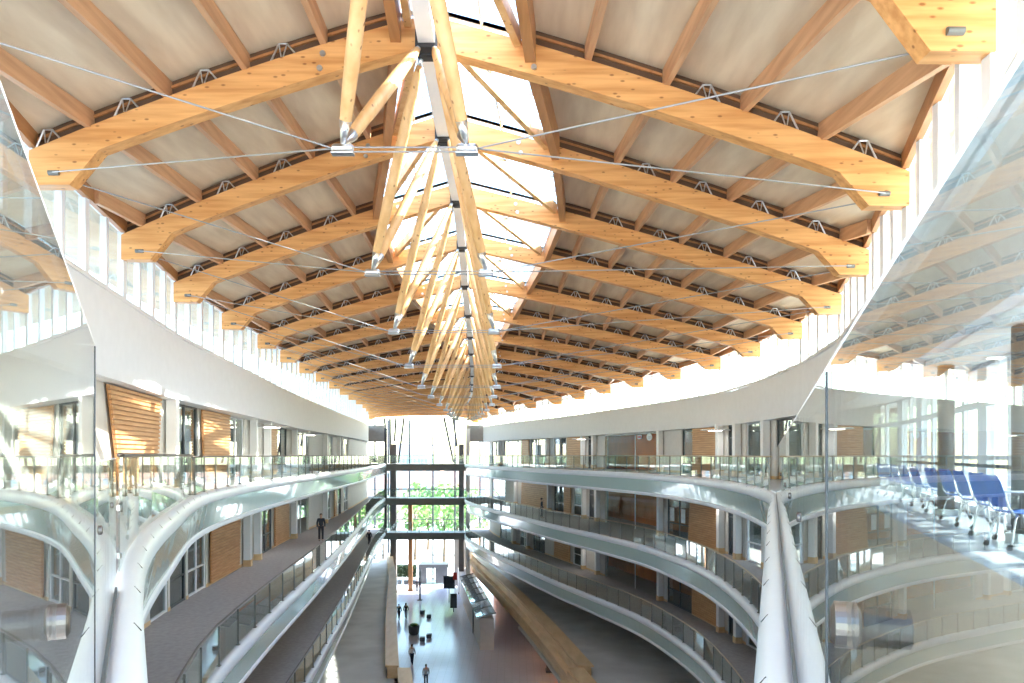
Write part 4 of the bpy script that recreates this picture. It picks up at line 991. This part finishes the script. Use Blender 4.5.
    e.location = loc; e.rotation_euler = (0, 0, rot)
    return e
person(gp(321, 541, 3), math.radians(20), 'person in long dark coat standing on the second gallery at left', .05, 'dark_cloth', 'dark_cloth', .03)
person(gp(371, 545.5, 2) + Vector((-.2, 0, 0)), math.radians(180), 'person in black walking away on the third gallery at far left', .2, 'dark_cloth', 'dark_cloth')
person(gp(412, 664), math.radians(175), 'person in pale shirt and dark trousers walking away across the hall floor', .24, 'white_cloth', 'navy_cloth')
person(gp(426, 686), math.radians(185), 'person in grey shirt nearest the camera on the hall floor', .2, 'grey_cloth', 'dark_cloth')
person(gp(399, 619.5), math.radians(170), 'person in black on the left of the pair walking in the hall', .2, 'dark_cloth', 'dark_cloth')
person(gp(406, 618.5), math.radians(180), 'person in black on the right of the pair walking in the hall', .15, 'dark_cloth', 'navy_cloth')
person(gp(417, 592), math.radians(0), 'small distant person in black coming in from the entrance', .2, 'dark_cloth', 'dark_cloth')
yq = GR.at_px(528); person((GR(yq) + 1.2, yq, LV[3]), math.radians(90), 'person in dark clothes leaning near the right second gallery guardrail', .04, 'dark_cloth', 'dark_cloth', .03)

# ------------------------------------------------------------------ outside: paving, trees, buildings
og = MB().box((0, 150, LV[0] - .45), (1000, 900, .2)).build('floor', 'paving'); struct(og, 'bright pale paving outside beyond the entrance', 'floor')
def tree(x, y, h, w, mat, lab, name='broadleaf_tree'):
    z0 = LV[0] - .35; e = thing(name, lab, 'tree', (x, y, z0), 'trees outside the far glass')
    MB().tube([(x, y, z0), (x + .1, y, z0 + h * .3), (x, y, z0 + h * .6)], [.28, .2, .12], 8).tube([(x, y, z0 + h * .35), (x + w * .3, y, z0 + h * .6)], [.12, .05], 6).tube([(x, y, z0 + h * .3), (x - w * .3, y + .3, z0 + h * .6)], [.12, .05], 6).build('trunk', 'bark', e)
    cr = MB()
    for i in range(420):
        a = random.uniform(0, 6.28); b_ = math.acos(random.uniform(-1, 1)); r = random.uniform(.55, 1) 
        c = Vector((x + w * r * math.sin(b_) * math.cos(a), y + w * r * math.sin(b_) * math.sin(a), z0 + h * .64 + h * .34 * r * math.cos(b_)))
        n_ = Vector((random.uniform(-1, 1), random.uniform(-1, 1), random.uniform(-1, 1))).normalized(); u = n_.orthogonal().normalized() * random.uniform(.25, .5); v = n_.cross(u).normalized() * random.uniform(.2, .4)
        cr.add([c - u, c + v, c + u + n_ * .1, c - v], [(0, 1, 2, 3)])
    cr.build('foliage', mat, e)
for i, (px, y, h, w, mt, lab) in enumerate([(383, 116, 13.5, 2.6, 'leaf', 'green tree outside at far left behind the left galleries'), (415, 122, 14.5, 2.6, 'leaf_light', 'pale green tree outside left of the middle mullion'), (428, 135, 13, 2.4, 'leaf', 'smaller tree standing farther back near the middle mullion'),
                                   (444, 118, 15.0, 3.0, 'leaf_light', 'fullest pale green tree outside right of the middle mullion'), (457, 126, 14, 2.8, 'leaf', 'dark green tree outside by the right square column'), (475, 116, 14, 2.8, 'leaf_light', 'tree outside at far right behind the right galleries')]):
    tree(gx(px, y), y, h, w, mt, lab)
for i, px in enumerate((393, 399.5, 406, 413)):
    p = Vector((gx(px, 97.5), 97.5, LV[0])); e = thing('potted_tree', 'dark leafy potted tree by the glass, %s from the left' % nth(i), 'plant', p, 'potted trees inside the entrance')
    MB().tube([p, p + Vector((0, 0, .5))], [.28, .36], 14).build('pot', 'dark_frame', e); MB().tube([p + Vector((0, 0, .4)), p + Vector((0, 0, 1.3))], .04, 6).build('stem', 'bark', e)
    cr = MB()
    for _ in range(520):
        c = p + Vector((random.uniform(-.42, .42), random.uniform(-.4, .4), 1.9 + random.uniform(-.9, .8))); n_ = Vector((random.uniform(-1, 1), random.uniform(-1, 1), random.uniform(-1, 1))).normalized(); u = n_.orthogonal().normalized() * .16; v = n_.cross(u) * .6
        cr.add([c - u, c + v, c + u, c - v], [(0, 1, 2, 3)])
    cr.build('foliage', 'leaf_dark', e)
def block(px0, px1, y, z1, mat, lab, rows, colsn):
    x0, x1 = gx(px0, y), gx(px1, y); z0 = LV[0] - .35; e = thing('building', lab, 'building', ((x0 + x1) / 2, y, z0))
    MB().box(((x0 + x1) / 2, y + 6, (z0 + z1) / 2), (x1 - x0, 12, z1 - z0)).build('wall', mat, e)
    MB().box(((x0 + x1) / 2, y + 6, z1 + .2), (x1 - x0 + .8, 12.8, .4)).build('roof', 'grey_wall', e)
    for r in range(rows):
        for c in range(colsn):
            x = x0 + (x1 - x0) * (c + .5) / colsn; z = z1 - 2.2 - r * 3.6
            MB().box((x, y - .03, z), ((x1 - x0) / colsn * .5, .1, 1.9)).build('window', 'far_window', e)
block(330, 440, 190, -3.2, 'brick', 'long low red brick building across the street', 3, 14)
block(398, 428, 240, 3.5, 'pale_block', 'pale blue office block above the brick building', 5, 8)
block(446, 520, 210, -5, 'brick', 'red brick building behind the right hand trees', 3, 9)
